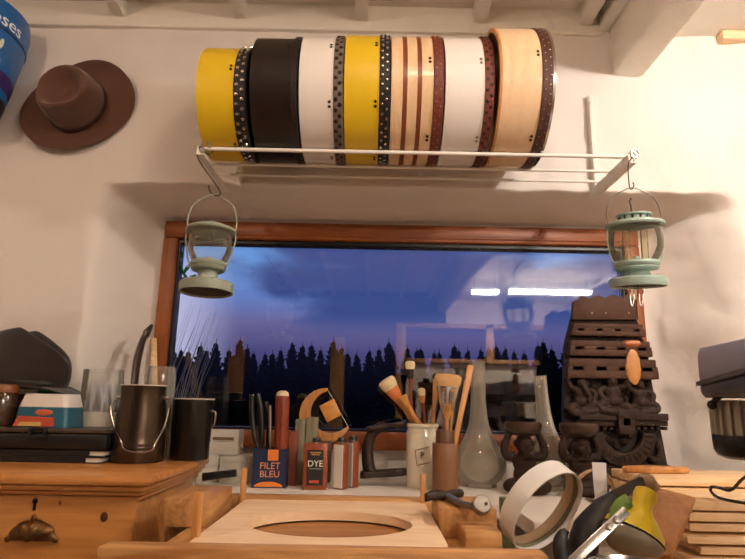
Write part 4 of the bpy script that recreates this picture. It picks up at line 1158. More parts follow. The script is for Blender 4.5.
brush((436, 374), (432, 440), Yp+.02, Yp+.05, .007, .012, .018, .9, 'dark-tipped brush with an orange wooden stock at the back of the crock', M_hand, mat('dark bristle', '#35231a', .8), ferr=.34, m_f=M_orangewood)

# brown turned cylinder and what it holds
Yn = 1.735
c = on(445.5, Yn); s = S(445, 460, Yn); r = 13*s; hh = Zz(445, 444, Yn-r)-WT; h2 = Zz(445, 431, Yn-r*.7)-WT
t = thing('brown_canister', 'brown cylindrical wooden canister with a narrower neck in front of the crock', 'canister', c)
M_can = mat('brown leather wrap', '#7c5335', .45, var=.15, vscale=20)
MB().lathe([(0, .0005), (r*.97, .0005), (r, .003), (r, hh-.003), (r*.97, hh), (r*.7, hh), (r*.68, .008), (0, .008)], c, seg=44).build('canister_body', M_can, t)
MB().lathe([(r*.72, hh-.008), (r*.72, h2-.002), (r*.70, h2), (r*.6, h2), (r*.6, hh-.008)], c, seg=44, closed=True).build('canister_neck', mat('dark brown neck', '#5c3920', .45), t)
brush((448, 374), (446, 466), Yn, Yn+.03, .006, .041, .040, .32, 'large fan-shaped tan brush standing in the brown canister', m_b=M_bristtan, ferr=.20)
brush((443, 388), (443, 466), Yn-.012, Yn-.012, .0035, .005, .010, 1, 'thin brush with a silver ferrule at the left in the brown canister', M_hand2, M_hand2, ferr=.30)
brush((454, 389), (448, 466), Yn-.012, Yn-.018, .0035, .006, .010, 1, 'thin brush with a silver ferrule at the right in the brown canister', M_hand, M_bristtan, ferr=.24)
a, b = P(450, 466, Yn+.008), P(471, 365, Yn+.05)
d = b-a; L = d.length; d.normalize(); rf = V((d.z, 0, -d.x))
tag(MB().prism([(-.007, 0), (.007, 0), (.008, L*.5), (.011, L*.98), (.008, L), (-.009, L), (-.011, L*.97), (-.008, L*.5)], a-V((0, .003, 0)), rf, d, d.cross(rf), .006, bev=.0015).build('wooden_spatula', M_orangewood), 'flat orange wooden stick leaning right out of the brown canister', 'stick')

# oil lamp chimneys
M_lampglass = glass('oil lamp glass', (.96, .95, .92), 1.36, .13, (.9, .83, .72), .24)
def chimney(px, py0, py1, Y, rb, tilt, label):
    c = on(px, Y); s = S(px, 430, Y); hh = (py0-py1)*s; r = rb*s
    K = Matrix.Translation(c) @ Matrix.Rotation(R(tilt), 4, 'Y')
    pr = [(r*.62, .001), (r*.62, .012), (r*.8, .025), (r*.97, .05), (r, .07), (r*.93, .095), (r*.74, .125), (r*.53, .155), (r*.39, .19), (r*.31, .23), (r*.28, .28), (r*.28, hh-.004), (r*.31, hh)]
    pr2 = pr+[(x-.0022, z) for x, z in pr[::-1]]
    o = MB().lathe(pr2, (0, 0, 0), seg=56, closed=True).mv(K).build('lamp_chimney', M_lampglass)
    return tag(o, label, 'lamp glass', 'oil lamp chimneys')
chimney(480, 487, 366, 1.90, 26, 0, 'tall clear glass oil lamp chimney beside the brown canister')
chimney(552, 484, 374, 1.86, 23, -4, 'clear glass oil lamp chimney leaning between the two carved men')

# carved sitting men with bowls on their heads
def carved_man(px, pyb, Y, h, rz, label, scale=1.0):
    c = on(px, Y)
    t = thing('carved_figure', label, 'figure', c)
    K = Matrix.Translation(c) @ Matrix.Rotation(R(rz), 4, 'Z') @ Matrix.Scale(h/.217, 4)
    m = MB()
    m.ball((0, .005, .025), (.045, .035, .025)); m.ball((0, .004, .055), (.036, .028, .035)); m.ball((0, .002, .092), (.038, .027, .034))
    for sg in (-1, 1):
        m.tube(bez([(sg*.018, .0, .028), (sg*.052, -.018, .026), (sg*.056, -.030, .022), (sg*.02, -.052, .016), (-sg*.012, -.056, .014)], 5), [.020]*6+[.018]*8+[.014]*7, 10)
        m.ball((-sg*.02, -.058, .013), (.018, .012, .011))
        m.tube(bez([(sg*.034, .002, .112), (sg*.055, -.004, .112), (sg*.064, -.006, .135), (sg*.054, -.004, .165), (sg*.044, -.004, .185)], 5), [.015]*6+[.0135]*8+[.011]*7, 10)
        m.ball((sg*.043, -.010, .187), (.010, .014, .012))
    m.tube([(0, 0, .115), (0, -.004, .135)], .016, 10)
    m.ball((0, -.008, .150), (.027, .028, .034)); m.ball((0, -.034, .146), (.007, .010, .010)); m.ball((0, -.029, .158), (.022, .010, .006))
    m.ball((0, -.030, .131), (.015, .010, .009)); m.ball((0, -.027, .121), (.012, .012, .009))
    for sg in (-1, 1): m.ball((sg*.028, -.004, .150), (.006, .008, .011)); m.ball((sg*.013, -.030, .138), (.009, .008, .008))
    m.tube([(.026*math.cos(q), -.004+.026*math.sin(q), .108) for q in [2*PI*k/16 for k in range(16)]], .004, 6, closed=True)
    o = m.mv(K).build('body', M_carve, t, ang=180)
    md = o.modifiers.new('fuse', 'REMESH'); md.mode = 'VOXEL'; md.voxel_size = .0034; md.use_smooth_shade = True
    MB().lathe([(0, .172), (.030, .174), (.050, .184), (.058, .196), (.059, .212), (.055, .217), (.047, .209), (0, .206)], (0, -.002, 0), seg=40).mv(K).build('bowl', mat('worn carved rim', '#3a2417', .45, var=.35, vscale=50), t)
carved_man(525, 485, 1.775, .206, 0, 'small dark carved man sitting cross-legged holding a bowl on his head, between the lamp glasses')
carved_man(581, 476, 1.75, .206, 14, 'dark carved man holding a bowl overhead in front of the carved panel')
# ------------------------------------------------------------------ wooden workbench with an oval-holed board
BZ = H-0.235
def at(px, py, z): return PZ(px, py, z)
wb = thing('workbench', 'rough wooden workbench frame with upright pegs at the bottom of the picture', 'workbench', (at(330, 530, BZ).x, 1.28, 0))
yf0, yf1, yb0, yb1 = 0.985, 1.03, 1.485, 1.535
xl, xr = P(96, 549, yf0).x, P(549, 558, yf0).x
m = MB(); m.span((xl, yf0, BZ-.09), (xr, yf1, BZ+.002), bev=.006)
o = m.build('front_plank', M_bench, wb)
xbl, xbr = at(232, 500, BZ).x, at(432, 503, BZ).x
MB().span((xbl-.03, yb0, BZ-.06), (xbr+.03, yb1, BZ+.006), bev=.005).build('back_rail', M_bench, wb)
for a, b in (((X(150, 540, 1.05)), X(196, 543, 1.05)), (X(452, 545, 1.05), X(506, 545, 1.05))):
    MB().span((a, yf1+.001, BZ-.09), (b, yb0-.001, BZ-.022), bev=.004).build('side_rail', M_benchy, wb)
MB().span((X(196, 543, 1.05)+.001, yf1+.002, BZ-.045), (X(452, 545, 1.05)-.001, yb0-.002, BZ-.0225)).build('inner_panel', wood('brown inner panel', '#b07a44', '#8d5a2c', 'X', 6, .6), wb)
for (px, py0, py1, Y) in ((195, 541, 492, 1.075), (242.5, 500, 468, 1.475), (423, 503, 474, 1.475)):
    a = P(px, py0, Y); a.z = BZ-.07; b = V((a.x, Y, P(px, py1, Y).z)); w_ = (4.2 if Y < 1.2 else 2.6)*S(px, py0, Y)
    MB().span((a.x-w_, Y-w_, a.z), (b.x+w_, Y+w_, b.z), bev=.002).build('peg', M_orangewood, wb)
for x_ in (xl+.06, xr-.06):
    for y_ in (yf1+.03, yb0-.03): MB().span((x_-.03, y_-.03, 0), (x_+.03, y_+.03, BZ-.09)).build('leg', M_bench, wb)
# board with an oval opening
cs = [at(192, 543, BZ), at(457, 545.5, BZ), at(419, 504, BZ), at(239, 502, BZ)]
xL = (cs[0].x+cs[3].x)/2; xR = (cs[1].x+cs[2].x)/2; y0 = yf1+.004; y1 = yb0-.004
oc = (at(330, 523, BZ)+at(330, 512, BZ)+at(330, 537, BZ))/3
oa = (at(412, 524, BZ).x-at(248, 522, BZ).x)/2; ob_ = (at(330, 511.5, BZ).y-at(330, 537.5, BZ).y)/2
ocx = (at(412, 524, BZ).x+at(248, 522, BZ).x)/2; ocy = (at(330, 511.5, BZ).y+at(330, 537.5, BZ).y)/2
bm = bmesh.new(); n = 96; rings = {}
for key, z in (('t', BZ), ('b', BZ-.018)):
    inn, outr = [], []
    for k in range(n):
        a = 2*PI*k/n; ca, sa = math.cos(a), math.sin(a)
        inn.append(bm.verts.new((ocx+oa*ca, ocy+ob_*sa, z)))
        tx = ((xR-ocx) if ca > 0 else (ocx-xL))/max(1e-6, abs(ca)); ty = ((y1-ocy) if sa > 0 else (ocy-y0))/max(1e-6, abs(sa))
        tt = min(tx, ty); outr.append(bm.verts.new((ocx+tt*ca, ocy+tt*sa, z)))
    rings[key] = (inn, outr)
for k in range(n):
    k2 = (k+1) % n
    ti, to = rings['t']; bi, bo = rings['b']
    bm.faces.new((ti[k], to[k], to[k2], ti[k2])); bm.faces.new((bi[k], bi[k2], bo[k2], bo[k]))
    bm.faces.new((ti[k], ti[k2], bi[k2], bi[k])); bm.faces.new((to[k], bo[k], bo[k2], to[k2]))
bmesh.ops.recalc_face_normals(bm, faces=bm.faces)
m = MB(); m.bm.free(); m.bm = bm
tag(m.build('oval_hole_board', M_board, ang=30), 'pale plywood board with a large oval hole lying in the workbench frame', 'board')

# blocks left and right of the board
zb = H-.20
a = P(164, 502, 1.25).x; b = P(210, 502, 1.25).x
tag(MB().span((a, 1.25, BZ-.0215), (b, 1.45, zb), bev=.004).build('clamp_block', M_benchy), 'rough wooden block on the left of the oval-holed board, by the chest', 'block')
a = P(440, 507, 1.2).x; b = P(497, 509, 1.2).x
tag(MB().span((a, 1.2, BZ-.0215), (b, 1.36, zb), bev=.004).build('clamp_block', M_benchy), 'rough wooden block on the right of the oval-holed board, with an iron tool on top', 'block')
a = P(464, 533, 1.12).x; b = P(500, 533, 1.12).x
tag(MB().span((a, 1.10, BZ-.0215), (b, 1.195, P(480, 532, 1.10).z), bev=.003).build('small_block', M_bench), 'small low wooden block in front of the right-hand clamp block', 'block')
# iron tool on the right block
zt = zb+.0085
def tp(px, py): return at(px, py, zt)
t = thing('iron_tool', 'dark iron tool with a round two-holed disc lying on the right wooden block', 'tool', tp(455, 499))
MB().tube(bez([tp(426, 496), tp(436, 495), tp(446, 495), tp(461, 493)], 5), [.006, .007, .009, .011, .010, .011, .012, .011, .010, .009, .008, .009, .010, .010, .010, .009], 12, flat=1).build('shaft', M_iron, t)
MB().tube(bez([tp(426, 500), tp(436, 497), tp(447, 496)], 5), [.004]*4+[.007]*7, 10).build('claw', M_iron, t)
MB().tube(bez([tp(448, 497), tp(458, 502), tp(466, 505), tp(474, 507)], 5), [.008]*6+[.007]*10, 10).build('arm', M_steel, t)
dcn = tp(481, 507); 
m = MB(); m.lathe([(.016, -.009), (.018, -.007), (.018, .007), (.016, .009), (0, .009)], dcn+V((0, -.004, .004)), V((.1, -.85, .5)), 28, caps=True); ds = m.build('disc', M_steel, t)
nrm = V((.1, -.85, .5)).normalized()
for sx in (-1, 1): MB().cone(dcn+V((sx*.007, -.004, .004))+nrm*.008, dcn+V((sx*.007, -.004, .004))+nrm*.0097, .0032, seg=12).build('rivet', M_iron, ds)
slab('olive_block', X(498, 505, 1.345), X(510, 505, 1.345), 1.31, 1.335, H-.34, P(503, 498, 1.31).z, mat('olive plastic', '#5d6344', .5), 'small olive green block between the workbench and the white hoop', 'block')

# ------------------------------------------------------------------ side bench on the right and what lies on it
RB = H-.36
t = thing('side_bench', 'low wooden bench at the right carrying the pile of boards and the drill press', 'bench', (1.0, 1.2, 0))
MB().span((.315, .72, RB-.03), (1.6, 1.335, RB), bev=.003).build('bench_top', M_bench, t)
MB().span((.612, 1.336, RB-.03), (1.6, 1.73, RB), bev=.003).build('bench_extension', M_bench, t)
for x_, y_ in ((.36, .78), (1.55, .78), (.68, 1.68), (1.55, 1.68), (.36, 1.29)): MB().span((x_-.03, y_-.03, 0), (x_+.03, y_+.03, RB-.031)).build('leg', M_bench, t)
GRB = 'pale boards piled on the right-hand bench'
rb = random.Random(4)
offs = [(691, 1.275), (697, 1.262), (688, 1.27), (700, 1.268), (686, 1.26), (693, 1.275), (690, 1.262), (684, 1.26)]
labs = ['bottom', 'second from the bottom', 'third from the bottom', 'fourth from the bottom', 'fourth from the top', 'third from the top', 'second from the top', 'topmost']
tz = .022
for k in range(8):
    z0 = RB+.0005+k*tz; px, y_ = offs[k]
    x0 = X(px, 520, 1.26)
    tag(MB().span((x0, y_, z0), (1.45, 1.66, z0+tz-.0075+.0035*rb.random()), bev=.002).build('pale_board', M_slat), '%s board of the pale timber pile under the drill press' % labs[k], 'board', GRB)
PT = RB+8*tz
# boards are thinned so the open gaps between them show dark
tag(MB().span((X(641, 480, 1.48), 1.47, PT), (1.5, 1.66, PT+.021), bev=.003).build('long_plank', M_slat), 'long pale plank lying across the back of the timber pile', 'plank')
# pointed paddle
pts_ = []
a, b = P(622, 474, 1.56), P(682, 473, 1.60); L = (b-a).length
for k in range(17): u = k/16; pts_.append((u*L, .030*math.sin(PI*u)**.7))
poly = pts_+[(u, -v) for u, v in pts_[-2:0:-1]]
a.z = PT+.0215
tag(MB().prism(poly, a, (1, .05, 0), (-.05, 1, 0), (0, 0, 1), .016, bev=.004).build('pointed_wood', M_orangewood), 'flat pointed piece of orange wood lying at the foot of the carved panel', 'wood piece')

# leaning pine board
q = [P(657, 487, 1.23), P(696, 497, 1.20), P(671, 556, 1.02), P(637, 552, 1.03)]
nr = (q[1]-q[0]).cross(q[3]-q[0]).normalized()
if nr.y > 0: nr = -nr
bm = bmesh.new(); A = [bm.verts.new(v) for v in q]; B = [bm.verts.new(v-nr*.018) for v in q]
bm.faces.new(A); bm.faces.new(B[::-1])
for i in range(4): bm.faces.new((A[i], B[i], B[(i+1) % 4], A[(i+1) % 4]))
bmesh.ops.recalc_face_normals(bm, faces=bm.faces)
bmesh.ops.bevel(bm, geom=bm.edges[:], offset=.002, segments=2, affect='EDGES')
m = MB(); m.bm.free(); m.bm = bm
tag(m.build('slanted_board', wood('warm pine', '#d59a58', '#b4773a', 'Z', 6, .45, knots=False)), 'orange pine board leaning against the pale timber pile behind the yellow bottle', 'board')

# white hoop
Yo = 1.14
hc_ = P(549, 513, Yo); s = S(549, 513, Yo)
back = -ray(549, 513).normalized()
tn = _rt*.74-_up*.67; tn = (tn-back*tn.dot(back)).normalized(); n_ = (back*math.cos(R(63))+tn*math.sin(R(63))).normalized()
Rh = 47*s
t = thing('white_hoop', 'white plastic hoop with a pale lining tipped on its side next to the black clamp', 'hoop', hc_)
MB().lathe([(Rh, 0), (Rh, -.038), (Rh-.003, -.038), (Rh-.003, 0)], hc_, n_, 72, closed=True).build('hoop_band', mat('white plastic band', '#dfdcd6', .35), t)
MB().lathe([(Rh-.0035, -.010), (Rh-.0035, -.016), (Rh-.006, -.016), (Rh-.006, -.010)], hc_, n_, 72, closed=True).build('green_lining', mat('olive lining', '#6d6a4c', .6), t)
MB().lathe([(Rh-.0035, -.017), (Rh-.0035, -.037), (Rh-.007, -.037), (Rh-.007, -.017)], hc_, n_, 72, closed=True).build('beige_lining', mat('beige lining', '#a58c70', .6), t)
# brown strap arc behind
pts = bez([P(572, 490, 1.24), P(580, 477, 1.25), P(592, 470, 1.26), P(603, 472, 1.26), P(612, 482, 1.25), P(616, 500, 1.22)], 6)
tag(MB().tube(pts, .010, 8, flat=.25, ref=(0, 1, .2)).build('bent_strip', mat('tan strip', '#a88760', .6)), 'bent tan strip arching behind the white hoop and the paper tag', 'strip')

# paper tag, standing strip
t_ = MB()
q = [P(592, 462, 1.235), P(606, 463, 1.235), P(607, 481, 1.20), P(593, 479, 1.20), P(607.5, 500, 1.19), P(595, 499, 1.19), P(609, 540, 1.13), P(600, 540, 1.13)]
bm = bmesh.new(); vv = [bm.verts.new(v) for v in q]
bm.faces.new((vv[0], vv[1], vv[2], vv[3])); bm.faces.new((vv[3], vv[2], vv[4], vv[5])); bm.faces.new((vv[5], vv[4], vv[6], vv[7]))
bmesh.ops.solidify(bm, geom=bm.faces[:], thickness=.0012)
m = MB(); m.bm.free(); m.bm = bm
tag(m.build('paper_tag', mat('white paper', '#f0ece6', .7, var=.03), ang=8), 'creased white paper strip sticking up beside the black clamp', 'paper')

# black clamp with its bar
Yk = 1.06
t = thing('black_clamp', 'large black-handled clamp with a thick bar slanting up to the right', 'clamp', P(590, 540, Yk))
M_rub = mat('black rubber', '#161211', .55, var=.2)
MB().tube(bez([P(584, 572, Yk-.02), P(583, 545, Yk-.01), P(592, 522, Yk), P(602, 507, Yk+.03), P(612, 497, Yk+.05)], 6), [.030]*5+[.034]*5+[.036-.002*i for i in range(5)]+[.026-.0017*i for i in range(10)], 16, flat=.7, ref=(0, 1, 0)).build('grip', M_rub, t)
MB().tube(bez([P(566, 575, Yk-.05), P(561, 552, Yk-.04), P(562, 537, Yk-.03), P(567, 530, Yk-.03)], 6), [.013]*10+[.013-.001*i for i in range(9)], 12).build('trigger', M_rub, t)
a, b = P(598, 505, Yk+.03), P(643, 481, Yk+.10); d = (b-a); L = d.length; d.normalize(); e2 = V((0, 1, 0)); e3 = d.cross(e2)
MB().prism([(-.01, -.008), (L, -.008), (L, .008), (-.01, .008)], a-e3*.011, d, e2, e3, .022, bev=.003).build('bar', mat('dark brown bar', '#2a1c16', .5), t)
# steel blade
a, b = P(572, 562, .90), P(627, 510, .93); d = b-a; L = d.length; d.normalize(); e3 = ray(600, 530).normalized(); e3 = (e3-d*e3.dot(d)).normalized(); e2 = d.cross(e3)
t = thing('steel_bar', 'shiny flat steel bar with two rivets lying across the black clamp', 'steel bar', a)
MB().prism([(0, -.0075), (L, -.0075), (L, .0075), (0, .0075)], a, d, e2, e3, .005, bev=.0012).build('flat_bar', mat('brushed steel', '#d5d0c8', .25, .9, var=.1), t)
for u in (.66, .80): MB().lathe([(.006, -.001), (.005, .003), (0, .004)], a+d*L*u-e3*.001, -e3, 12).build('rivet', M_steel, t)
# green clip
t_ = MB().tube(bez([P(613, 530, 1.0), P(616, 515, 1.0), P(623, 504, 1.0), P(629, 500, 1.0)], 5), [.011]*6+[.013]*5+[.012]*5, 10, flat=.6)
tag(t_.build('green_clip', mat('green plastic clip', '#72913f', .4)), 'short green plastic clip between the steel bar and the yellow bottle', 'clip')

# yellow bulb-shaped bottle with cloudy lower half
Yy = 1.0
a, b = P(627, 553, Yy), P(647, 491, Yy+.03); d = (b-a); L = d.length; d.normalize(); s = S(635, 520, Yy)
t = thing('yellow_bottle', 'yellow bulb-shaped bottle with a dark seam and a cloudy grey lower half', 'bottle', a)
MB().lathe([(0, -.004), (18*s, 0), (26*s, .012), (29.5*s, L*.18), (29.6*s, L*.25)], a, d, 40).build('lower_half', mat('cloudy plastic', '#8d8571', .2, var=.35, vscale=25, coat=.6), t)
MB().lathe([(29.6*s, L*.255), (30.4*s, L*.27), (29.4*s, L*.285)], a, d, 40).build('seam', M_black, t)
MB().lathe([(29.2*s, L*.28), (28*s, L*.38), (20*s, L*.54), (12*s, L*.66), (10*s, L*.76), (12*s, L*.90), (11*s, L*.985), (7*s, L*1.02), (0, L*1.03)], a, d, 40).build('yellow_top', mat('yellow rubber', '#e0c222', .4, var=.1), t)
tag(MB().tube(bez([P(632, 496, 1.17), P(637, 484, 1.17), P(648, 481, 1.17), P(657, 489, 1.17)], 5), [.010]*4+[.014]*8+[.010]*4, 10).build('tan_cloth', mat('tan cloth', '#b59a78', .8)), 'rolled tan cloth behind the neck of the yellow bottle', 'cloth')

# steel bowl rim at the bottom edge
Yw2 = .84
c = P(640, 570, Yw2); rr = 54*S(640, 562, Yw2)
tag(MB().lathe([(0, RB-c.z), (rr*.55, RB-c.z), (rr*.7, RB-c.z+.01), (rr*.97, -.006), (rr*1.0, 0), (rr*.97, .002), (rr*.93, -.006), (rr*.66, RB-c.z+.013), (0, RB-c.z+.006)], c, seg=64).build('steel_bowl', M_chrome), 'steel bowl whose rim just shows at the bottom edge below the yellow bottle', 'bowl')

# ------------------------------------------------------------------ drill press
A_ = V((X(697, 382, 1.25), 1.25, P(697, 382, 1.25).z)); u_ = V((-.38, -.925, 0)).normalized(); w_ = V((.925, -.38, 0)).normalized(); zv = V((0, 0, 1))
dp = thing('drill_press', 'bench drill press with a grey belt cover and ribbed motor at the right frame edge', 'drill press', V((A_+u_*.36+w_*.1).to_tuple()[:2]+(RB,)))
def fr(u, w, z): return A_+u_*u+w_*w+zv*z
M_grey = mat('grey blue enamel', '#9c9ba8', .45, var=.05); M_motor = mat('silver motor paint', '#b8ae9b', .45, .1, var=.08); M_dgrey = mat('dark grey paint', '#4a4640', .45)
def lbox(u0, u1, w0, w1, z0, z1, bev=0):
    K = Matrix(((u_.x, w_.x, 0, A_.x), (u_.y, w_.y, 0, A_.y), (0, 0, 1, A_.z), (0, 0, 0, 1)))
    return MB().span((u0, w0, z0), (u1, w1, z1), bev=bev).mv(K)
hC = P(703, 350, 1.25).z-A_.z
def cover_profile():
    m = MB()
    m.prism([(0, 0), (.6, 0), (.6, P(745, 337, .745).z-A_.z), (.05, hC*1.0), (.012, hC*.86)], fr(0, .004, 0), u_, zv, w_, .20, bev=.006); return m
cover_profile().build('belt_cover', M_grey, dp)
lbox(-.004, .604, -.002, .21, -.008, .0).build('cover_lip', M_dgrey, dp)
m = MB(); m.prism([(.004, -.008), (.6, -.008), (.6, -.035), (.05, -.035), (.012, -.026)], fr(0, .004, 0), u_, zv, w_, .20, bev=.004); m.build('pulley_housing', M_dgrey, dp)
mc_ = fr(.085, .066, 0)
rM = .058
zt_m, zd0, zd1 = -.040, P(728, 437, 1.1).z-A_.z, P(728, 461, 1.1).z-A_.z
m = MB(); m.lathe([(rM*.9, zd0), (rM*.9, zt_m)], mc_, seg=40, caps=True)
for k in range(22):
    a = 2*PI*k/22
    m.box(mc_+V((math.cos(a)*rM*.95, math.sin(a)*rM*.95, (zd0+zt_m)/2)), (.012, .0035, zt_m-zd0-.004), Matrix.Rotation(a, 3, 'Z'))
mo = m.build('motor', M_motor, dp)
MB().lathe([(rM*1.04, zd0+.002), (rM*1.05, zd0-.004), (rM*1.03, zd1+.018), (rM*.93, zd1+.006), (rM*.7, zd1), (0, zd1-.001)], mc_, seg=48).build('fan_cover', M_black, mo)
jb = mc_+w_*rM*.5+u_*(rM*.9)+zv*((zd0+zt_m)/2)
lboxc = MB().box(jb, (.05, .04, .05), Matrix.Rotation(math.atan2(w_.y, w_.x), 3, 'Z'), bev=.004); lboxc.build('switch_box', M_dgrey, mo)
MB().tube(bez([P(712, 404, 1.13), P(720, 396, 1.13), P(735, 388, 1.10), fr(.16, .08, -.030)], 5), .006, 8).build('tension_lever', M_dgrey, dp)
MB().ball(P(712, 405, 1.13), .009, u=12, v=8).build('lever_knob', M_black, dp)
MB().cone(fr(.36, .1, 0)+zv*(RB+.02-A_.z), fr(.36, .1, -.03), .03, seg=28).build('column', M_steel, dp)
lbox(.24, .62, -.0, .2, RB-A_.z+.0005, RB-A_.z+.025, bev=.006).build('base', M_dgrey, dp)
lbox(.30, .56, .04, .16, -.20, -.035, bev=.015).build('head_casting', M_grey, dp)
MB().cone(fr(.50, .1, -.20), fr(.50, .1, -.29), .022, .016, 20).build('chuck', M_steel, dp)
MB().lathe([(.08, -.42), (.08, -.40), (0, -.40)], fr(.47, .1, 0), seg=32, caps=True).build('table', M_dgrey, dp)
lbox(.35, .42, .08, .12, -.43, -.39).build('table_arm', M_dgrey, dp)
zc_ = PT+.0045
pts = bez([mc_+V((.03, -.02, zd1+.002)), P(744, 478, 1.22), P(731, 490, 1.28), P(720, 488, 1.30), P(712, 487, 1.30), PZ(711, 491, zc_+.006), PZ(717, 497, zc_), PZ(732, 501, zc_), PZ(752, 504, zc_)], 7)
MB().tube(pts, .0032, 8).build('power_cable', M_black, dp)

# ------------------------------------------------------------------ carved temple panel
Yv = 1.93
M_frieze = mat('lit tone carved wood', '#4a3124', .6, var=.35, vscale=30, bump=.3, bscale=90, spec=.2)  # frieze and crest wood lightened to read as lit faces
def cp(px, py, Y=Yv): return P(px, py, Y)
pn = thing('temple_carving', 'large dark carved wooden temple panel with tiers and seated figures in the window corner', 'carving', V((cp(615, 470).x, Yv, WT)))
def poly_px(pts, Yn, Yb):
    pts = [P(x, y, Yv) for x, y in pts]
    return MB().prism([(p.x, p.z) for p in pts], (0, Yn, 0), (1, 0, 0), (0, 0, 1), (0, 1, 0), Yb-Yn, bev=.0015)
m = poly_px([(573, 312), (634, 312), (647, 362), (657, 415), (668, 474), (563, 474), (563, 415), (565, 345)], Yv-.008, Yv+.02)
bk = m.build('back_board', mat('shade tone carved wood', '#24160e', .7, var=.3, vscale=40), pn)  # back board wood darkened, painted shade behind the slots
# crest with scalloped top
top = []
for k in range(33):
    u = k/32; x = 571+u*63; top.append((x, 303-u*1.5-3.2*abs(math.sin(PI*u*4.0))-(3.0 if .1 < u < .9 else 0)))
poly_px([(570, 320.5), (636, 320.5)][::1]+top[::-1], Yv-.022, Yv-.004).build('crest', M_frieze, pn)
m = MB()
for k, x in enumerate((592, 606, 629)): m.ball(P(x, 313, Yv-.022), (.0035, .002, .0035), u=8, v=6)
m.build('crest_nail', mat('dull nail', '#8a7a66', .4, .6), pn)
for (x0, x1, y0, y1, dep) in ((569, 641, 325, 337, .035), (566, 647, 342, 357, .042), (563, 652, 360, 379, .050)):
    m = MB(); xa, xb, za, zb3 = P(x0, y1, Yv).x, P(x1, y1, Yv).x, P(600, y1, Yv).z, P(600, y0, Yv).z
    h_ = zb3-za
    m.span((xa, Yv-dep, za), (xb, Yv-.006, za+h_*.40), bev=.002); m.span((xa+.006, Yv-dep, za+h_*.58), (xb-.006, Yv-.006, zb3), bev=.003)
    n = 4; wd = (xb-xa)/n
    for k in range(n+1):
        cx_ = xa+k*wd; hw_ = .021 if 0 < k < n else .019
        m.span((max(xa+.002, cx_-hw_), Yv-dep+.0003, za+h_*.34), (min(xb-.002, cx_+hw_), Yv-.006, za+h_*.62), bev=.001)
    for k in range(1, n): m.span((xa+k*wd-.001, Yv-dep-.001, za-.001), (xa+k*wd+.001, Yv-dep+.003, za+h_*.3))
    m.build('tier_frieze', M_frieze, pn)
    m = MB(); zb4 = za-.001
    nn = 12
    for k in range(nn): m.ball((xa+.02+(xb-xa-.04)*k/(nn-1), Yv-.018, zb3+.004), (.005, .007, .007), u=8, v=6)
    m.build('bead_row', M_carve, pn)
def deity(cx, cy, f, mir, seat):
    c = P(cx, cy, Yv-.012); s_ = S(cx, cy, Yv)*f; m = MB()
    def e(x, y, d, r): m.ball(c+V((mir*x*s_, -d*s_, -y*s_)), tuple(q*s_ for q in r), u=14, v=10)
    e(0, -12.5, 6, (4.8, 4.4, 5.0)); e(0, -17.5, 5, (3.4, 3, 3)); e(0, -3, 4, (7.6, 6, 7)); e(0, 4, 6, (8.6, 6.5, 5.6))
    def tb(p, r): m.tube(bez([c+V((mir*x*s_, -d*s_, -y*s_)) for x, y, d in p], 5), [r*s_]*((len(p)-1)*5+1), 8)
    tb([(3, 8, 6), (11, 6, 9), (13, 11, 10), (4, 13, 10), (-3, 13, 9)], 3.6); tb([(-3, 8, 6), (-12, 9, 8), (-10, 14, 9), (0, 15, 9)], 3.5)
    tb([(6, -7, 5), (12, -3, 7), (9, 3, 9)], 2.8); tb([(-6, -7, 5), (-11, -9, 7), (-12, -13, 8)], 2.8)
    e(-13, -16, 8, (2.4, 2.4, 2.8)); e(9, 4, 9, (2.6, 2.4, 2.4))
    if seat: tb([(0, -11, 9), (2, -5, 12), (5, 0, 12), (3, 4, 12)], 2.6)
    m.ball(c+V((0, -.004, -16.5*s_)), (16*s_, 8*s_, 2.5*s_))
    o = m.build('relief_figure', M_carve, pn, ang=180)
    md = o.modifiers.new('fuse', 'REMESH'); md.mode = 'VOXEL'; md.voxel_size = .0026; md.use_smooth_shade = True
deity(580, 397, 1.06, 1, True); deity(610, 396, 1.15, -1, False); deity(638, 398, 1.0, 1, False)
for px, py, r in ((594, 386, 4), (624, 388, 4.5), (596, 408, 4), (626, 408, 4), (648, 384, 3), (569, 384, 3), (566, 408, 3), (590, 396, 3), (625, 398, 3)):
    p = P(px, py, Yv-.012); MB().ball(p, (r*S(px, py, Yv), .008, r*S(px, py, Yv)), u=10, v=8).build('relief_flower', M_carve, pn)

# shelf, boss with square hole, dentils
def bx(x0, x1, y0, y1, Yn, Yb_, nm, par=pn, mt=M_carve, bev=.002):
    a, b = P(x0, y1, Yv), P(x1, y0, Yv); return MB().span((a.x, Yn, a.z), (b.x, Yb_, b.z), bev=bev).build(nm, mt, par)
bx(574, 611, 413.5, 419.5, Yv-.055, Yv-.007, 'shelf_moulding'); bx(626, 660, 413.5, 419.5, Yv-.055, Yv-.007, 'shelf_moulding')
bx(572, 611, 420.5, 425, Yv-.045, Yv-.007, 'lower_moulding'); bx(626, 661, 420.5, 425, Yv-.045, Yv-.007, 'lower_moulding')
m = MB()
for k in range(14):
    x = 574+k*6.6
    if 609 < x < 627: continue
    p = P(x, 428, Yv); m.box((p.x, Yv-.024, p.z), (.012, .03, .011), bev=.002)
m.build('dentil_row', M_carve, pn)
a, b = P(611.5, 433, Yv), P(625.5, 410, Yv); cxm, czm = (a.x+b.x)/2, (a.z+b.z)/2
m = MB(); hw_ = (b.x-a.x)/2; hz_ = (b.z-a.z)/2; hh2 = .011
m.span((a.x, Yv-.065, czm+hh2), (b.x, Yv-.007, b.z), bev=.002); m.span((a.x, Yv-.065, a.z), (b.x, Yv-.007, czm-hh2), bev=.002)
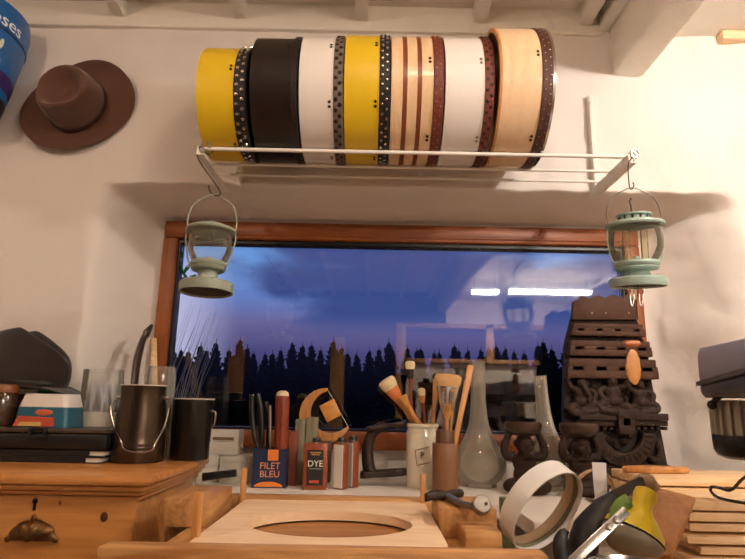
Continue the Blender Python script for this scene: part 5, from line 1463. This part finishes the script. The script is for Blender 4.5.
m.span((a.x, Yv-.0645, czm-hh2), (cxm-hh2, Yv-.007, czm+hh2)); m.span((cxm+hh2, Yv-.0645, czm-hh2), (b.x, Yv-.007, czm+hh2))
m.build('square_boss', M_carve, pn)
# half wheel
wc_ = P(617.5, 432, Yv); s_ = S(617, 440, Yv)
poly = [(32*s_*math.cos(a_), 32*s_*math.sin(a_)) for a_ in [PI+PI*k/30 for k in range(31)]]+[(19*s_*math.cos(a_), 19*s_*math.sin(a_)) for a_ in [2*PI-PI*k/30 for k in range(31)]]
MB().prism(poly, wc_+V((0, -.045, 0)), (1, 0, 0), (0, 0, 1), (0, 1, 0), .038, bev=.003).build('half_wheel', M_carve, pn)
m = MB()
for k in range(15):
    a_ = PI+PI*(k+.5)/15; m.box(wc_+V((25.5*s_*math.cos(a_), -.046, 25.5*s_*math.sin(a_))), (.03, .006, .0035), Matrix.Rotation(-a_, 3, 'Y'), bev=.001)
m.build('wheel_notch', M_carve, pn)
m = MB()
for (x, y, r) in ((610, 440, 4), (624, 441, 4.5), (617, 446, 4), (605, 436, 3), (630, 436, 3)): p = P(x, y, Yv-.012); m.ball(p, (r*s_, .008, r*s_), u=10, v=8)
m.build('leaf_scroll', M_carve, pn)
m = MB()
for sg, xs_ in ((1, (652, 657, 660, 655, 650)), (-1, (582, 576, 573, 577, 583))):
    pts = bez([P(xs_[0], 434, Yv-.018), P(xs_[1], 442, Yv-.022), P(xs_[2], 452, Yv-.022), P(xs_[3], 461, Yv-.022), P(xs_[4], 456, Yv-.022)], 5)
    MB().tube(pts, .009, 8).build('side_scroll', M_carve, pn)
bm = MB(); a, b = P(563, 476, Yv), P(666, 464, Yv)
bm.span((a.x, Yv-.03, WT+.0005), (b.x, Yv+.02, b.z), bev=.004).build('plinth', M_carve, pn)

# ------------------------------------------------------------------ wooden pendant hanging under the pale lantern
Yp_ = 1.47
t = thing('wooden_pendant', 'orange wooden bead and leaf-shaped pendant hanging in front of the carved panel', 'pendant', P(632, 384, Yp_))
a, b = P(624, 344, Yp_), P(639.5, 343.5, Yp_)
MB().lathe([(.006, 0), (.0088, .003), (.0092, (b-a).length*.5), (.0088, (b-a).length-.003), (.006, (b-a).length)], a, b-a, 20, caps=True).build('bead', wood('red bead wood', '#b5652c', '#94481b', 'X', 9, .4), t)
lp = [(0, -18), (3.5, -16), (6.6, -8), (7.4, 2), (6.4, 11), (3, 17), (0, 17.5), (-4, 14), (-7, 7), (-7.6, -2), (-6, -10), (-3, -16)]
s = S(633, 366, Yp_); c = P(633, 367, Yp_)
MB().prism([(x*s, -y*s) for x, y in lp], c-V((0, .004, 0)), (1, 0, 0), (.03, 0, 1), (0, 1, 0), .008, bev=.002).build('leaf', M_orangewood, t)
m = MB(); m.tube(bez([KB @ V((0, 0, .0065)), P(636, 318, Yp_), P(633, 336, Yp_), P(632, 343, Yp_), P(633, 352, Yp_)], 5), .0011, 6)
m.build('cord', M_iron, t)
m = MB()
for px in (632, 641): m.tube(bez([P(px-2, 290, Yp_-.01), P(px-1.5, 300, Yp_-.01), P(px, 306, Yp_-.01), P(px+2, 298, Yp_-.01), P(px+2, 290, Yp_-.01)], 5), .0016, 6)
m.build('wire_loop', M_chrome, t)

# green glass sprig stuck to the pane
Ys_ = Yf+.040
t = thing('green_sprig', 'green glass sprig ornament stuck on the pane behind the sage green lantern', 'ornament', P(186, 285, Ys_))
M_gr = mat('deep green glass', '#0f5a3a', .2, coat=.5)
m = MB(); m.tube(bez([P(177, 250, Ys_), P(179, 260, Ys_), P(183, 272, Ys_), P(190, 283, Ys_)], 5), .005, 8)
for (x0, y0, x1, y1) in ((179, 260, 183, 252), (180, 266, 175, 260), (184, 273, 190, 264), (182, 271, 176, 272), (187, 279, 181, 279), (188, 280, 196, 275)): m.tube([P(x0, y0, Ys_), P((x0+x1)/2, (y0+y1)/2-.5, Ys_), P(x1, y1, Ys_)], [.004, .008, .003], 8, flat=.6)
m.build('leaves', M_gr, t)
MB().ball(P(187, 284, Ys_), (.034, .005, .009)).build('pale_dish', mat('pale grey glass', '#9aa3ac', .3), t)
